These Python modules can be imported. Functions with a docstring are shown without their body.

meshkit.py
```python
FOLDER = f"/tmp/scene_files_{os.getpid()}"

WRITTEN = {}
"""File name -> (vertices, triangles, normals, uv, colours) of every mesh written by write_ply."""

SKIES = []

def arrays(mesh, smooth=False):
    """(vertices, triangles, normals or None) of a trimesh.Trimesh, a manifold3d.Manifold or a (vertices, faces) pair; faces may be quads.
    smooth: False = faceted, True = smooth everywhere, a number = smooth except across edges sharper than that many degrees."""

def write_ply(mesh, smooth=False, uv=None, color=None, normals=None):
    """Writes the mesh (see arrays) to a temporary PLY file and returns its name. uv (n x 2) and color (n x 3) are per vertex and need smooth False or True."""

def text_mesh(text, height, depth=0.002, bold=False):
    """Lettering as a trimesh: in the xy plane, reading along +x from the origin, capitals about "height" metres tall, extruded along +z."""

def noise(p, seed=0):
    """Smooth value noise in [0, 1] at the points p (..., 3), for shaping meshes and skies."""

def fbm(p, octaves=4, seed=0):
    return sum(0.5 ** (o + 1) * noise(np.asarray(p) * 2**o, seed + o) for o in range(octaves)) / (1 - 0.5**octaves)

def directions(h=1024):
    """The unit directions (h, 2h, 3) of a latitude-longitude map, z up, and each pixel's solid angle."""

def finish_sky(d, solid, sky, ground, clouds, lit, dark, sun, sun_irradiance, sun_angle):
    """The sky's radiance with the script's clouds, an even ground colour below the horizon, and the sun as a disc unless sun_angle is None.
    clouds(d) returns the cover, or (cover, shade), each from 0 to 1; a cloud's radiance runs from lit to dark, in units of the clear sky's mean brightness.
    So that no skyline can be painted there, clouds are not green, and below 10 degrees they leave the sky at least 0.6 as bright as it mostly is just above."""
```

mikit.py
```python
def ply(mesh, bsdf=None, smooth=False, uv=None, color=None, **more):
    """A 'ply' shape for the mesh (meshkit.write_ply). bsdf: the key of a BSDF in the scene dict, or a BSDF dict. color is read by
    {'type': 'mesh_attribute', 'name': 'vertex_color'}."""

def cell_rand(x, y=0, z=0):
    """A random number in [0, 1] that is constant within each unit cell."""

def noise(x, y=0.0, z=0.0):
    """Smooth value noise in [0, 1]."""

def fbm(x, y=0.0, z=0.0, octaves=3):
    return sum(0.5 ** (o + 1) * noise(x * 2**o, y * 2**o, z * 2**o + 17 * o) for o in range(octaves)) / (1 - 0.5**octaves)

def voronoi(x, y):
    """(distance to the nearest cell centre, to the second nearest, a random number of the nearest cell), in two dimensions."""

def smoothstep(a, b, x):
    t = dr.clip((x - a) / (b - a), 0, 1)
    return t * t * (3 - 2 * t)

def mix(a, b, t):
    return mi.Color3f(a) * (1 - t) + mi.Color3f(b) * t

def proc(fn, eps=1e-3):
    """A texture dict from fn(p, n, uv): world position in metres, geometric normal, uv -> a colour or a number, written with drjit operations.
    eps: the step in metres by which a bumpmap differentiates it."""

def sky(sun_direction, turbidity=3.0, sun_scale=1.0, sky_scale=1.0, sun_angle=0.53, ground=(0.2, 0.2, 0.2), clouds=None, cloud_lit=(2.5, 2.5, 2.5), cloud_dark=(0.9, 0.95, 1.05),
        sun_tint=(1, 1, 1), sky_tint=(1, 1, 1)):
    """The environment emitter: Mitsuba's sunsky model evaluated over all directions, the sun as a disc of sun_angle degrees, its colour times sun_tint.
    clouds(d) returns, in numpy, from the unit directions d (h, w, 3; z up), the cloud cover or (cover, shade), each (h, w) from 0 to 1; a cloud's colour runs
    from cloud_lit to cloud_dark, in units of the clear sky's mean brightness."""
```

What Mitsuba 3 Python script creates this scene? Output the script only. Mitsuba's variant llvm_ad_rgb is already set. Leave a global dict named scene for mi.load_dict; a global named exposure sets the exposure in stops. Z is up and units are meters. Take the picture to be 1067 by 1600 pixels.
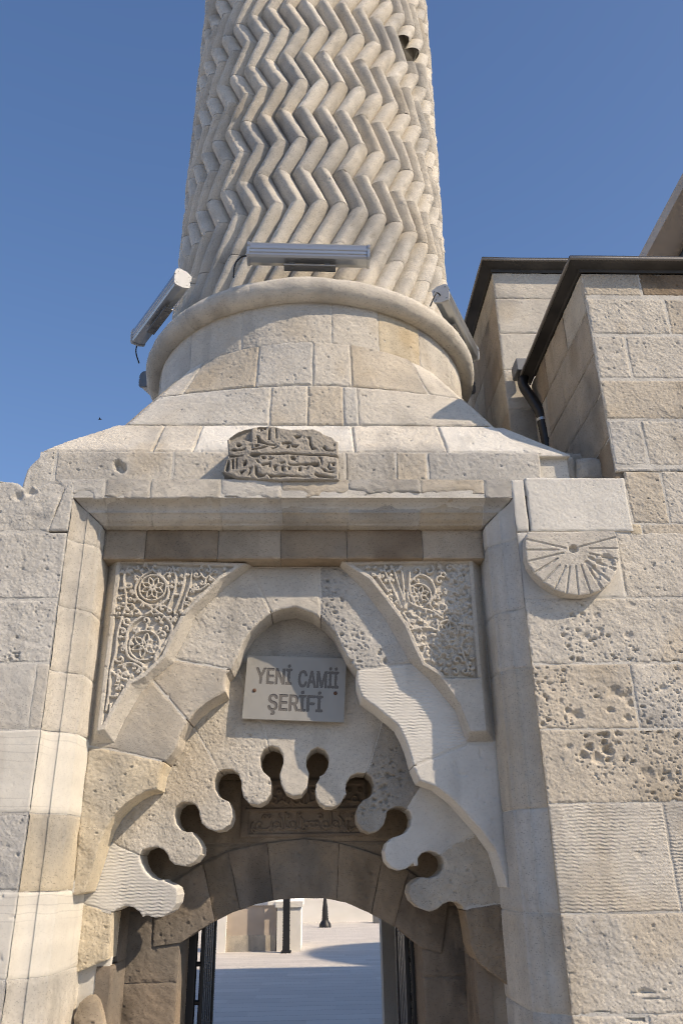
import math, random
import numpy as np, trimesh, shapely, mitsuba as mi, drjit as dr, mikit, meshkit
import manifold3d as m3
from shapely.geometry import Polygon, LineString, Point, box as sbox, MultiPolygon
from shapely.ops import unary_union
from scipy.spatial import Delaunay, cKDTree
from mikit import noise, fbm, smoothstep, mix, proc
from meshkit import fbm as nfbm, noise as nnoise

# ------------------------------------------------------------------ camera, sky, exposure
FOC = 1245.0
TH, YA, RO = math.radians(24.26), math.radians(2.18), math.radians(0.9)
CF = np.array([math.sin(YA) * math.cos(TH), math.cos(YA) * math.cos(TH), math.sin(TH)])
_r = np.array([math.cos(YA), -math.sin(YA), 0.0])
_u = np.cross(_r, CF)
CR = math.cos(RO) * _r - math.sin(RO) * _u
CU = math.cos(RO) * _u + math.sin(RO) * _r
CAM = np.array([0.108, -4.2, 2.0])
scene = {'type': 'scene'}
labels = {}
scene['camera'] = {'type': 'perspective', 'fov': 2 * math.degrees(math.atan(533.5 / FOC)), 'fov_axis': 'x', 'near_clip': 0.05, 'far_clip': 3000.0,
                   'to_world': mi.ScalarTransform4f().look_at(origin=CAM.tolist(), target=(CAM + CF).tolist(), up=CU.tolist())}
SUN = (1.5, -1.0, 1.48)
scene['sky'] = mikit.sky(SUN, turbidity=3.6, ground=(0.32, 0.30, 0.27), sky_scale=1.15, sky_tint=(1.0, 1.04, 1.18), sun_tint=(0.98, 1.0, 1.05))
exposure = 1.75


def pix(a, b, Y):
    """The point of the plane y = Y that the photograph shows at pixel (a, b): how the survey of the facade was read off."""
    d = CF + CR * (a - 533.5) / FOC + CU * (800.0 - b) / FOC
    return CAM + d * ((Y - CAM[1]) / d[1])


def PX(pts, Y):
    return [(p[0], p[2]) for p in (pix(a, b, Y) for a, b in pts)]


def Z_(b, Y, a=460):
    return pix(a, b, Y)[2]


def X_(a, b, Y):
    return pix(a, b, Y)[0]


# ------------------------------------------------------------------ materials
def rgb(c):
    return {'type': 'rgb', 'value': list(map(float, c))}


def stone_bsdf(key, base, stain=(0.40, 0.325, 0.22), stain_amt=0.35, var=0.28, bump=0.0026, bf=130.0, dark=0.0, seed=0.0, vein=0.0, pores=1.0, grime=0.6):
    b0, b1 = [float(c * (1 - var)) for c in base], [float(c * (1 + var * 0.7)) for c in base]

    def col(p, n, uv):
        x, y, z = p.x + seed, p.y * 1.0 + seed * 0.7, p.z
        big = fbm(x * 2.1, y * 2.1, z * 2.1, 3)
        mid = fbm(x * 11 + 5, y * 11, z * 13, 3)
        fine = fbm(x * 75, y * 75, z * 75, 2)
        pore = smoothstep(0.68, 0.86, noise(x * 190, y * 190, z * 190)) * 0.30 + smoothstep(0.74, 0.86, noise(x * 85 + 7, y * 85, z * 85)) * 0.10
        c = mix(b0, b1, dr.clip(big * 0.45 + mid * 0.35 + fine * 0.35 - 0.1, 0, 1))
        st = smoothstep(0.55, 0.78, fbm(x * 3.3 + 40, y * 3.3, z * 2.3 + 9, 3)) * stain_amt
        c = mix(c, stain, 1.0) * st + c * (1 - st)
        gr = smoothstep(0.50, 0.72, fbm(x * 1.7 + 11, y * 1.7, z * 1.2 + 5, 4)) * grime
        lum = dr.mean(c) if False else (c.x + c.y + c.z) / 3
        c = c * (1 - gr) + mi.Color3f(lum * 0.66, lum * 0.645, lum * 0.61) * gr
        run = smoothstep(0.56, 0.75, fbm(x * 8.5, y * 8.5, z * 0.9 + 2, 3)) * grime * 0.5
        c = c * (1 - run * 0.45)
        c = c * (1 - pore * pores)
        if dark > 0:
            sd = smoothstep(0.5, 0.75, fbm(x * 4.6 + 71, y * 4.6, z * 2.1 + 3, 4)) * dark
            c = c * (1 - sd * 0.65)
        if vein > 0:
            w = z * 26 + 3.0 * fbm(x * 3, y * 3, z * 3, 3)
            vv = smoothstep(0.0, 0.12, dr.abs(w - dr.floor(w) - 0.5)) 
            gate = smoothstep(0.42, 0.6, noise(x * 2.2, y * 2, z * 7 + 4))
            c = c * (1 - vein * (1 - vv) * gate)
            c = c * (0.93 + 0.14 * noise(x * 2, y * 2, z * 18))
        return c

    def bmp(p, n, uv):
        return fbm(p.x * bf + 3, p.y * bf, p.z * bf, 2) * 1.0 + 1.6 * fbm(p.x * bf * 0.3, p.y * bf * 0.3, p.z * bf * 0.3, 2)

    scene[key] = {'type': 'twosided', 'bsdf': {'type': 'bumpmap', 'arbitrary': proc(bmp, 2.5e-3), 'scale': bump,
                  'bsdf': {'type': 'principled', 'base_color': proc(col), 'roughness': 0.92, 'specular': 0.25}}}


stone_bsdf('st_cream', (0.535, 0.50, 0.435), seed=0)
stone_bsdf('st_grey', (0.51, 0.49, 0.445), seed=13, stain_amt=0.15)
stone_bsdf('st_tan', (0.49, 0.44, 0.36), seed=29, stain_amt=0.4, dark=0.25)
stone_bsdf('st_yellow', (0.53, 0.465, 0.35), seed=41, stain=(0.45, 0.33, 0.17), stain_amt=0.4)
stone_bsdf('st_white', (0.60, 0.58, 0.53), seed=53, stain_amt=0.15, var=0.14, bump=0.0012, pores=0.5)
stone_bsdf('st_marble', (0.62, 0.59, 0.52), seed=67, stain_amt=0.15, var=0.10, bump=0.0004, vein=0.16, pores=0.25)
stone_bsdf('st_rib', (0.55, 0.51, 0.44), seed=83, stain_amt=0.3, var=0.26, bump=0.0022, dark=0.28, grime=0.75)
stone_bsdf('st_rib2', (0.57, 0.535, 0.47), seed=89, stain_amt=0.2, var=0.24, bump=0.0022, dark=0.22, grime=0.7)
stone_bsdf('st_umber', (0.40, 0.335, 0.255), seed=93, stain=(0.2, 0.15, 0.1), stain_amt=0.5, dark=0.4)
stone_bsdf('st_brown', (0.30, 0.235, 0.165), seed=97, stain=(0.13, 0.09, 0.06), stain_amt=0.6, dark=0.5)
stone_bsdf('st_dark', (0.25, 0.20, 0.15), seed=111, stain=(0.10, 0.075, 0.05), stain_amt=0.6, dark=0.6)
stone_bsdf('st_relic', (0.37, 0.34, 0.29), seed=127, stain=(0.2, 0.175, 0.15), stain_amt=0.5, dark=0.3)
stone_bsdf('mortar', (0.55, 0.53, 0.48), seed=139, stain_amt=0.2, var=0.2, bump=0.0015)
STONES = ['st_cream', 'st_grey', 'st_tan', 'st_cream', 'st_cream', 'st_grey']


def lead_col(p, n, uv):
    return mix((0.028, 0.028, 0.029), (0.085, 0.08, 0.075), fbm(p.x * 7, p.y * 7, p.z * 7, 3))


scene['lead'] = {'type': 'twosided', 'bsdf': {'type': 'principled', 'base_color': proc(lead_col), 'roughness': 0.45, 'metallic': 0.3}}
scene['rim'] = {'type': 'twosided', 'bsdf': {'type': 'principled', 'base_color': rgb((0.22, 0.21, 0.20)), 'roughness': 0.45, 'metallic': 0.5}}
scene['alu'] = {'type': 'twosided', 'bsdf': {'type': 'principled', 'base_color': rgb((0.40, 0.42, 0.44)), 'roughness': 0.32, 'metallic': 0.75}}
scene['alu_dark'] = {'type': 'twosided', 'bsdf': {'type': 'principled', 'base_color': rgb((0.16, 0.165, 0.17)), 'roughness': 0.5, 'metallic': 0.4}}
scene['white_cap'] = {'type': 'twosided', 'bsdf': {'type': 'principled', 'base_color': rgb((0.40, 0.41, 0.42)), 'roughness': 0.6, 'metallic': 0.1}}
scene['lens'] = {'type': 'twosided', 'bsdf': {'type': 'principled', 'base_color': rgb((0.42, 0.46, 0.50)), 'roughness': 0.18, 'specular': 0.6}}
scene['black'] = {'type': 'twosided', 'bsdf': {'type': 'principled', 'base_color': rgb((0.012, 0.012, 0.013)), 'roughness': 0.45}}
scene['rust'] = {'type': 'twosided', 'bsdf': {'type': 'principled', 'base_color': rgb((0.10, 0.05, 0.03)), 'roughness': 0.7}}


def plaque_col(p, n, uv):
    return mix((0.23, 0.225, 0.205), (0.34, 0.33, 0.305), fbm(p.x * 9, p.y * 9, p.z * 5, 4))


scene['plaque'] = {'type': 'twosided', 'bsdf': {'type': 'principled', 'base_color': proc(plaque_col), 'roughness': 0.5}}
scene['letters'] = {'type': 'twosided', 'bsdf': {'type': 'principled', 'base_color': rgb((0.13, 0.12, 0.108)), 'roughness': 0.6}}


def paver_col(p, n, uv):
    row = dr.floor(p.y * 2.2)
    c = mix((0.38, 0.355, 0.32), (0.48, 0.45, 0.41), 0.55 * mikit.cell_rand(dr.floor(p.x * 1.1 + 0.5 * (row - 2 * dr.floor(row / 2))), row) + 0.45 * fbm(p.x * 1.5, p.y * 4, 0, 4))
    fy = p.y * 2.2 - row
    return c * (1 - 0.18 * smoothstep(0.07, 0.03, dr.minimum(fy, 1 - fy)))


scene['paving'] = {'type': 'twosided', 'bsdf': {'type': 'principled', 'base_color': proc(paver_col), 'roughness': 0.75}}


def ground_col(p, n, uv):
    return mix((0.22, 0.20, 0.17), (0.34, 0.31, 0.27), fbm(p.x * 0.8, p.y * 0.8, 0, 5))


scene['earth'] = {'type': 'twosided', 'bsdf': {'type': 'principled', 'base_color': proc(ground_col), 'roughness': 0.95}}
scene['render_white'] = {'type': 'twosided', 'bsdf': {'type': 'principled', 'base_color': proc(lambda p, n, uv: mix((0.62, 0.60, 0.55), (0.76, 0.74, 0.70), fbm(p.x * 1.2, p.y * 1.2, p.z * 2.5, 4))), 'roughness': 0.85}}
scene['render_beige'] = {'type': 'twosided', 'bsdf': {'type': 'principled', 'base_color': proc(lambda p, n, uv: mix((0.36, 0.30, 0.24), (0.50, 0.43, 0.36), fbm(p.x * 1.2, p.y * 1.2, p.z * 3, 4))), 'roughness': 0.9}}
scene['shrub'] = {'type': 'twosided', 'bsdf': {'type': 'principled', 'base_color': rgb((0.06, 0.09, 0.03)), 'roughness': 0.8}}

# ------------------------------------------------------------------ scene bookkeeping
used = {}


def numbered(key):
    n = used.get(key, -1) + 1
    used[key] = n
    return key if n == 0 else f'{key}_{n:03d}'


def thing(name, label, cat=None, group=None, kind=None):
    key = numbered(name)
    labels[key] = {'label': label}
    if cat:
        labels[key]['category'] = cat
    if group:
        labels[key]['group'] = group
    if kind:
        labels[key]['kind'] = kind
    return key


def add(parent, name, mesh, bsdf, smooth=False, label=None, kind=None):
    key = numbered(f'{parent}__{name}' if parent else name)
    scene[key] = mikit.ply(mesh, bsdf, smooth=smooth)
    if name == 'mortar':
        kind = 'stuff'
    if label or kind:
        labels[key] = {}
        if label:
            labels[key]['label'] = label
        if kind:
            labels[key]['kind'] = kind
    return key


def single(name, mesh, bsdf, label, cat=None, kind=None, smooth=False):
    key = thing(name, label, cat, kind=kind)
    scene[key] = mikit.ply(mesh, bsdf, smooth=smooth)
    return key


def cat(ms):
    return trimesh.util.concatenate(ms)


def bx(x0, x1, y0, y1, z0, z1):
    m = trimesh.creation.box((x1 - x0, y1 - y0, z1 - z0))
    m.apply_translation(((x0 + x1) / 2, (y0 + y1) / 2, (z0 + z1) / 2))
    return m


def rbx(x0, x1, y0, y1, z0, z1, r):
    """A box with rounded edges."""
    s = [m3.Manifold.sphere(r, 12).translate((x, y, z)) for x in (x0 + r, x1 - r) for y in (y0 + r, y1 - r) for z in (z0 + r, z1 - r)]
    m = m3.Manifold.batch_hull(s).to_mesh()
    return trimesh.Trimesh(m.vert_properties[:, :3], m.tri_verts, process=False)


def prism(poly, y0, y1):
    """A polygon of the (x, z) plane made solid from y0 to y1."""
    ms = []
    for g in getattr(poly, 'geoms', [poly]):
        m = trimesh.creation.extrude_polygon(g, abs(y1 - y0), engine='earcut')
        v = m.vertices.copy()
        ms.append(trimesh.Trimesh(np.c_[v[:, 0], y0 + v[:, 2], v[:, 1]], m.faces[:, ::-1], process=False))
    return cat(ms)


def tube(pts, r, n=10, closed=False):
    pts = np.asarray(pts, float)
    t = np.gradient(pts, axis=0)
    t /= np.linalg.norm(t, axis=1, keepdims=True)
    ref = np.array([0.3, 0.2, 0.93])
    a = np.cross(t, ref)
    a /= np.linalg.norm(a, axis=1, keepdims=True)
    b = np.cross(t, a)
    ang = np.linspace(0, 2 * np.pi, n, endpoint=False)
    ring = pts[:, None] + r * (np.cos(ang)[None, :, None] * a[:, None] + np.sin(ang)[None, :, None] * b[:, None])
    v = ring.reshape(-1, 3)
    fs = []
    for i in range(len(pts) - 1):
        for k in range(n):
            k2 = (k + 1) % n
            fs += [[i * n + k, i * n + k2, (i + 1) * n + k2], [i * n + k, (i + 1) * n + k2, (i + 1) * n + k]]
    c0, c1 = len(v), len(v) + 1
    v = np.vstack([v, pts[0], pts[-1]])
    m = (len(pts) - 1) * n
    for k in range(n):
        fs += [[c0, (k + 1) % n, k], [c1, m + k, m + (k + 1) % n]]
    return trimesh.Trimesh(v, fs, process=False)


# ------------------------------------------------------------------ stones
rng = np.random.default_rng(7)
PITS = []   # (x, z, r, depth) explicit holes of the facade planes


def relief(kind, seed, amp=1.0):
    """Height of a stone's face at (s, t) metres, by its finish."""
    def f(s, t):
        P = np.c_[s, t, np.full_like(s, seed * 3.7)]
        if kind == 'tooled':
            w = t + 0.0022 * np.sin(s * 120 + 9 * nfbm(P * 9, 2)) + 0.004 * (nnoise(P * 60) - 0.5) + 0.03 * nfbm(P * 4, 2)
            return amp * (0.0016 * np.sin(w * 2 * np.pi / 0.0165) * (0.1 + 1.6 * nnoise(P * 11)) + 0.004 * (nfbm(P * 6, 2) - 0.5))
        if kind == 'smooth':
            return amp * (0.004 * (nfbm(P * 4, 3) - 0.5) + 0.0018 * (nfbm(P * 45, 2) - 0.5) - 0.006 * np.clip((nnoise(P * 34) - 0.86) / 0.1, 0, 1))
        W = P + 0.030 * np.c_[nfbm(P * 9 + 5, 2), nfbm(P * 9 + 31, 2), 0 * s] + 0.012 * np.c_[nfbm(P * 31 + 5, 2), nfbm(P * 31 + 31, 2), 0 * s]
        C2 = np.array([[0.8, 0.6, 0], [-0.6, 0.8, 0], [0, 0, 1.0]])
        W = W @ C2
        h = 0.011 * (nfbm(W * 6, 3) - 0.5) + 0.0062 * (nfbm(W * 34, 3) - 0.5) + 0.0042 * (nnoise(W * 120) - 0.5)
        g = np.random.default_rng(1000 + seed)
        x0, x1, z0, z1 = s.min(), s.max(), t.min(), t.max()
        area = (x1 - x0) * (z1 - z0)
        for dens, r0, r1, dep, thr in ([(260, 0.0035, 0.010, 0.9, 0.40)] + ([(900, 0.005, 0.016, 1.1, 0.50), (1500, 0.003, 0.007, 0.9, 0.47)] if kind == 'pitted' else [])):
            n = int(dens * area)
            if n < 1:
                continue
            c = np.c_[g.uniform(x0, x1, n), g.uniform(z0, z1, n)]
            mk = nfbm(np.c_[c * 4.4, np.full(n, seed * 1.9)], 2, 2)
            keep = mk > thr
            c = c[keep]
            if len(c) == 0:
                continue
            r = r0 + (r1 - r0) * g.random(len(c)) ** 3
            el = 0.9 + 1.5 * g.random(len(c))
            q = np.c_[s, t] + 0.013 * np.c_[nfbm(P * 48, 3, 1) - 0.5, nfbm(P * 48, 3, 6) - 0.5]
            d, i = cKDTree(c).query(q, k=min(3, len(c)), workers=-1)
            d, i = d.reshape(len(s), -1), i.reshape(len(s), -1)
            dx, dz = q[:, :1] - c[i, 0], (q[:, 1:] - c[i, 1]) * el[i]
            k = np.clip(1.25 - np.hypot(dx, dz) / r[i], 0, 1).max(1)
            k = k * np.take(r, i[np.arange(len(s)), np.argmin(d, 1)])
            h = h - dep * 1.5 * k
        if kind == 'layered':
            h = h - 0.020 * np.clip((nfbm(P * np.array([3.5, 40, 1]) + 0.6 * nfbm(P * 7, 2)[:, None], 3, 8) - 0.61) / 0.12, 0, 1) * np.clip((nfbm(P * 3, 2, 7) - 0.4) / 0.1, 0, 1)
        if kind == 'eroded':
            h = h + 0.03 * (nfbm(W * 9, 3, 6) - 0.5)
        return amp * h
    return f


def flat_map(Y):
    return lambda s, t, h: np.c_[s, Y - h, t]


def slab(poly, wmap, depth=0.06, res=0.008, hf=None, edge=0.005, ew=0.012, gap=0.003, wob=0.003, seed=0, extra=None):
    """A stone: a polygon of (s, t), its face raised by hf and rounded at its edges, its sides going back by depth; wmap(s, t, h) puts it in the world."""
    if not poly.is_valid:
        poly = poly.buffer(0)
    poly = poly.buffer(-gap)
    if poly.is_empty:
        return None
    if poly.geom_type != 'Polygon':
        poly = max(poly.geoms, key=lambda g: g.area)
    ring = shapely.segmentize(poly.exterior, res * 1.1)
    B = np.array(ring.coords)[:-1]
    if not shapely.is_ccw(ring):
        B = B[::-1]
    if wob > 0:
        P = np.c_[B, np.full(len(B), seed * 1.3)]
        T = np.roll(B, -1, 0) - np.roll(B, 1, 0)
        T /= np.maximum(np.linalg.norm(T, axis=1, keepdims=True), 1e-9)
        N = np.c_[-T[:, 1], T[:, 0]]
        B = B + N * (wob * np.clip(2.4 * (nfbm(P * 13, 3) - 0.42), -0.3, 2))[:, None]
    q = Polygon(B)
    if not q.is_valid:
        q2 = q.buffer(0)
        if q2.geom_type != 'Polygon':
            q2 = max(q2.geoms, key=lambda g: g.area)
        B = np.array(shapely.segmentize(q2.exterior, res * 1.1).coords)[:-1]
        if not shapely.is_ccw(shapely.LinearRing(B)):
            B = B[::-1]
        q = Polygon(B)
    x0, z0, x1, z1 = q.bounds
    gx, gz = np.meshgrid(np.arange(x0 + res / 2, x1, res), np.arange(z0 + res / 2, z1, res))
    gx[1::2] += res / 2
    G = np.c_[gx.ravel(), gz.ravel()]
    tree = cKDTree(B)
    if len(G):
        G = G[shapely.contains_xy(q, G[:, 0], G[:, 1])]
        G = G[tree.query(G, workers=-1)[0] > 0.6 * res] if len(G) else G
    A = np.vstack([B, G])
    D = Delaunay(A).simplices
    cen = A[D].mean(1)
    D = D[shapely.contains_xy(q, cen[:, 0], cen[:, 1])]
    e1, e2 = A[D[:, 1]] - A[D[:, 0]], A[D[:, 2]] - A[D[:, 0]]
    neg = e1[:, 0] * e2[:, 1] - e1[:, 1] * e2[:, 0] < 0
    D[neg] = D[neg][:, ::-1]
    dist = np.r_[np.zeros(len(B)), tree.query(G, workers=-1)[0] if len(G) else []]
    h = hf(A[:, 0], A[:, 1]) if hf is not None else np.zeros(len(A))
    if extra is not None:
        h = h + extra(A[:, 0], A[:, 1], dist)
    h = h - edge * (1 - np.clip(dist / ew, 0, 1)) ** 2 * (0.5 + nnoise(np.c_[A * 18, np.full(len(A), seed)]))
    for px_, pz_, r_, dp in PITS:
        dd = np.hypot(A[:, 0] - px_, (A[:, 1] - pz_) * 1.2)
        if dd.min() < r_ * 1.5:
            h = h - dp * np.clip(1.5 - dd / r_ + 0.7 * (nfbm(np.c_[A * 45, np.zeros(len(A))], 2) - 0.5), 0, 1)
    n = len(B)
    front = wmap(A[:, 0], A[:, 1], h)
    rim = wmap(B[:, 0], B[:, 1], h[:n])
    back = wmap(B[:, 0], B[:, 1], np.full(n, -depth))
    k = np.arange(n)
    k2 = (k + 1) % n
    o, o2 = len(A), len(A) + n
    F = np.vstack([D, np.c_[o + k, o2 + k, o2 + k2], np.c_[o + k, o2 + k2, o + k2]])
    return trimesh.Trimesh(np.vstack([front, rim, back]), F, process=False)


_sn = [0]


JOINTS = {}


def mortar_bed(parent, tag, y0, y1, region=None, bsdf='mortar'):
    """Mortar in the joints of the stones set under this tag, and a deeper bed behind them."""
    P = JOINTS[tag]
    u = unary_union([q.buffer(0.012) for q in P]).buffer(-0.018) if region is None else region
    u = u.difference(unary_union([q.buffer(-0.012) for q in P]))
    u = u.simplify(0.001)
    add(parent, 'mortar', prism(u, y0, y1), bsdf)


def put_stone(parent, poly, wmap, bsdf=None, finish='rough', name='stone', label=None, amp=1.0, jt=None, **k):
    if jt:
        JOINTS.setdefault(jt, []).append(poly)
    _sn[0] += 1
    sd = _sn[0]
    if bsdf is None:
        bsdf = STONES[int(rng.integers(len(STONES)))]
    if finish == 'tooled':
        k['res'] = min(k.get('res', 0.008), 0.0036)
    m = slab(poly, wmap, hf=relief(finish, sd, amp), seed=sd, **k)
    if m is not None:
        return add(parent, name, m, bsdf, smooth=True, label=label)


def rect(x0, x1, z0, z1):
    return Polygon([(x0, z0), (x1, z0), (x1, z1), (x0, z1)])


# ------------------------------------------------------------------ the survey's main numbers
XL, XR = -1.277, 1.274          # the portal frame's front edges
ZT = Z_(778, 0)                 # its upper edge
YP1, YSP, YP2, YP3 = 0.34, 0.255, 0.585, 1.0
ZTOP = Z_(749, 0)
ZIMP = 1.56                     # underside of the imposts

# ------------------------------------------------------------------ setting: ground and courtyard
single('ground', bx(-400, 400, -400, 500, -0.3, 0.0), 'earth', 'dusty ground around the mosque', kind='structure')
single('courtyard', bx(-30, 30, 3.3, 36.0, -0.05, 0.004), 'paving', 'grey stone paving of the courtyard seen through the doorway', kind='structure')

# ------------------------------------------------------------------ the wall on both sides of the portal (front plane y = 0)
wl = thing('side_wall', 'rough ashlar wall left of the carved portal, its top edge worn', 'wall')
wr = thing('side_wall', 'pitted ashlar wall right of the carved portal, below the half-round sundial', 'wall')
F0 = flat_map(0.0)
add(wl, 'mortar', bx(-7.0, XL - 0.004, 0.058, 0.95, 0.0, ZTOP - 0.03), 'mortar')
add(wr, 'mortar', bx(XR + 0.004, 7.0, 0.058, 0.95, 0.0, ZTOP - 0.02), 'mortar')


def PZ(u, v, Y=0.0):
    return Z_(v, Y, u)


# explicit holes: (pixel x, pixel y, plane, radius, depth)
for u, v, Y, r, dp in [(186, 728, 0.15, 0.028, 0.05), (183, 722, 0.15, 0.02, 0.04), (190, 733, 0.15, 0.018, 0.04), (28, 776, 0, 0.026, 0.02), (48, 770, 0, 0.026, 0.02),
                       (900, 1117, 0, 0.03, 0.02), (953, 1110, 0, 0.016, 0.018), (1036, 1075, 0, 0.018, 0.015), (876, 1096, 0, 0.012, 0.012), (945, 1170, 0, 0.022, 0.025), (952, 1175, 0, 0.02, 0.025), (920, 1168, 0, 0.016, 0.02),
                       (944, 1160, 0, 0.014, 0.03), (946, 1150, 0, 0.014, 0.03), (935, 1186, 0, 0.025, 0.02), (912, 1181, 0, 0.02, 0.02), (951, 1187, 0, 0.016, 0.02), (960, 1082, 0, 0.03, 0.016), (975, 1090, 0, 0.022, 0.016), (983, 1084, 0, 0.02, 0.014),
                       (980, 1123, 0, 0.018, 0.016), (985, 1100, 0, 0.02, 0.014), (1010, 1210, 0, 0.03, 0.014), (1040, 1215, 0, 0.03, 0.014), (890, 1168, 0, 0.014, 0.014), (915, 995, 0, 0.022, 0.012), (982, 994, 0, 0.02, 0.012),
                       (937, 985, 0, 0.016, 0.012), (932, 963, 0, 0.018, 0.010), (985, 945, 0, 0.02, 0.008), (1000, 1337, 0, 0.02, 0.006)]:
    p = pix(u, v, Y)
    PITS.append((p[0], p[2], r, dp))

# left: (top pixel, bottom pixel, joints as pixel x, finishes, materials)
LROWS = [(752, 831, [-420, -210, 110], 'eroded', ['st_grey', 'st_grey']), (831, 937, [-330, -60, None], 'rough', ['st_cream', 'st_grey']), (937, 1037, [-400, -120, None], 'pitted', ['st_grey', 'st_grey']),
         (1037, 1140, [-300, 50, None], 'smooth', ['st_grey', 'st_cream']), (1140, 1270, [-380, -90, None], 'smooth', ['st_grey', 'st_marble']), (1270, 1394, [-300, -20, None], 'rough', ['st_tan', 'st_grey']),
         (1394, 1532, [-420, -70, None], 'smooth', ['st_grey', 'st_marble'])]
for top, bot, xs, fin, mats in LROWS:
    zm = (PZ(40, top) + PZ(40, bot)) / 2
    X = [XL if u is None else X_(u, (top + bot) / 2, 0) for u in xs]
    if top == 752:
        X[-1] = XL - 0.045
        P = [(X[1], PZ(0, bot)), (X[2] - 0.07, PZ(0, bot)), (X[2], PZ(105, top)), (X_(75, 752, 0), PZ(75, 752)), (X_(60, 760, 0), PZ(60, 762)), (X_(52, 757, 0), PZ(50, 757)), (X_(40, 765, 0), PZ(40, 764)), (X_(28, 754, 0), PZ(28, 754)), (X_(0, 751, 0), PZ(0, 750)), (X[1], PZ(0, 750))]
        put_stone(wl, jt=wl, poly=Polygon(P), wmap=F0, bsdf='st_grey', finish='eroded', depth=0.5, res=0.006)
        put_stone(wl, jt=wl, poly=rect(X[0], X[1], PZ(0, bot), PZ(0, 752)), wmap=F0, bsdf='st_grey', finish='rough', res=0.014, depth=0.5)
        continue
    for i in range(len(X) - 1):
        put_stone(wl, jt=wl, poly=rect(X[i], X[i + 1], PZ(40, bot), PZ(40, top)), wmap=F0, bsdf=mats[i], finish=fin, res=0.006 if i else 0.016, gap=0.003 if fin == 'smooth' else 0.005, edge=0.004 if fin == 'smooth' else 0.008)
    x = X[0]
    while x > -6:
        w = 0.7 + 0.4 * rng.random()
        put_stone(wl, jt=wl, poly=rect(x - w, x, PZ(40, bot), PZ(40, top)), wmap=F0, bsdf=None, finish='rough', res=0.03)
        x -= w
zb = PZ(40, 1532)
while zb > 0.05:
    h = min(zb, 0.42)
    x = XL
    while x > -6:
        w = 0.7 + 0.4 * rng.random()
        put_stone(wl, jt=wl, poly=rect(x - w, x, zb - h, zb), wmap=F0, bsdf=None, finish='rough', res=0.02 if x > -2 else 0.04)
        x -= w
    zb -= h

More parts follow.
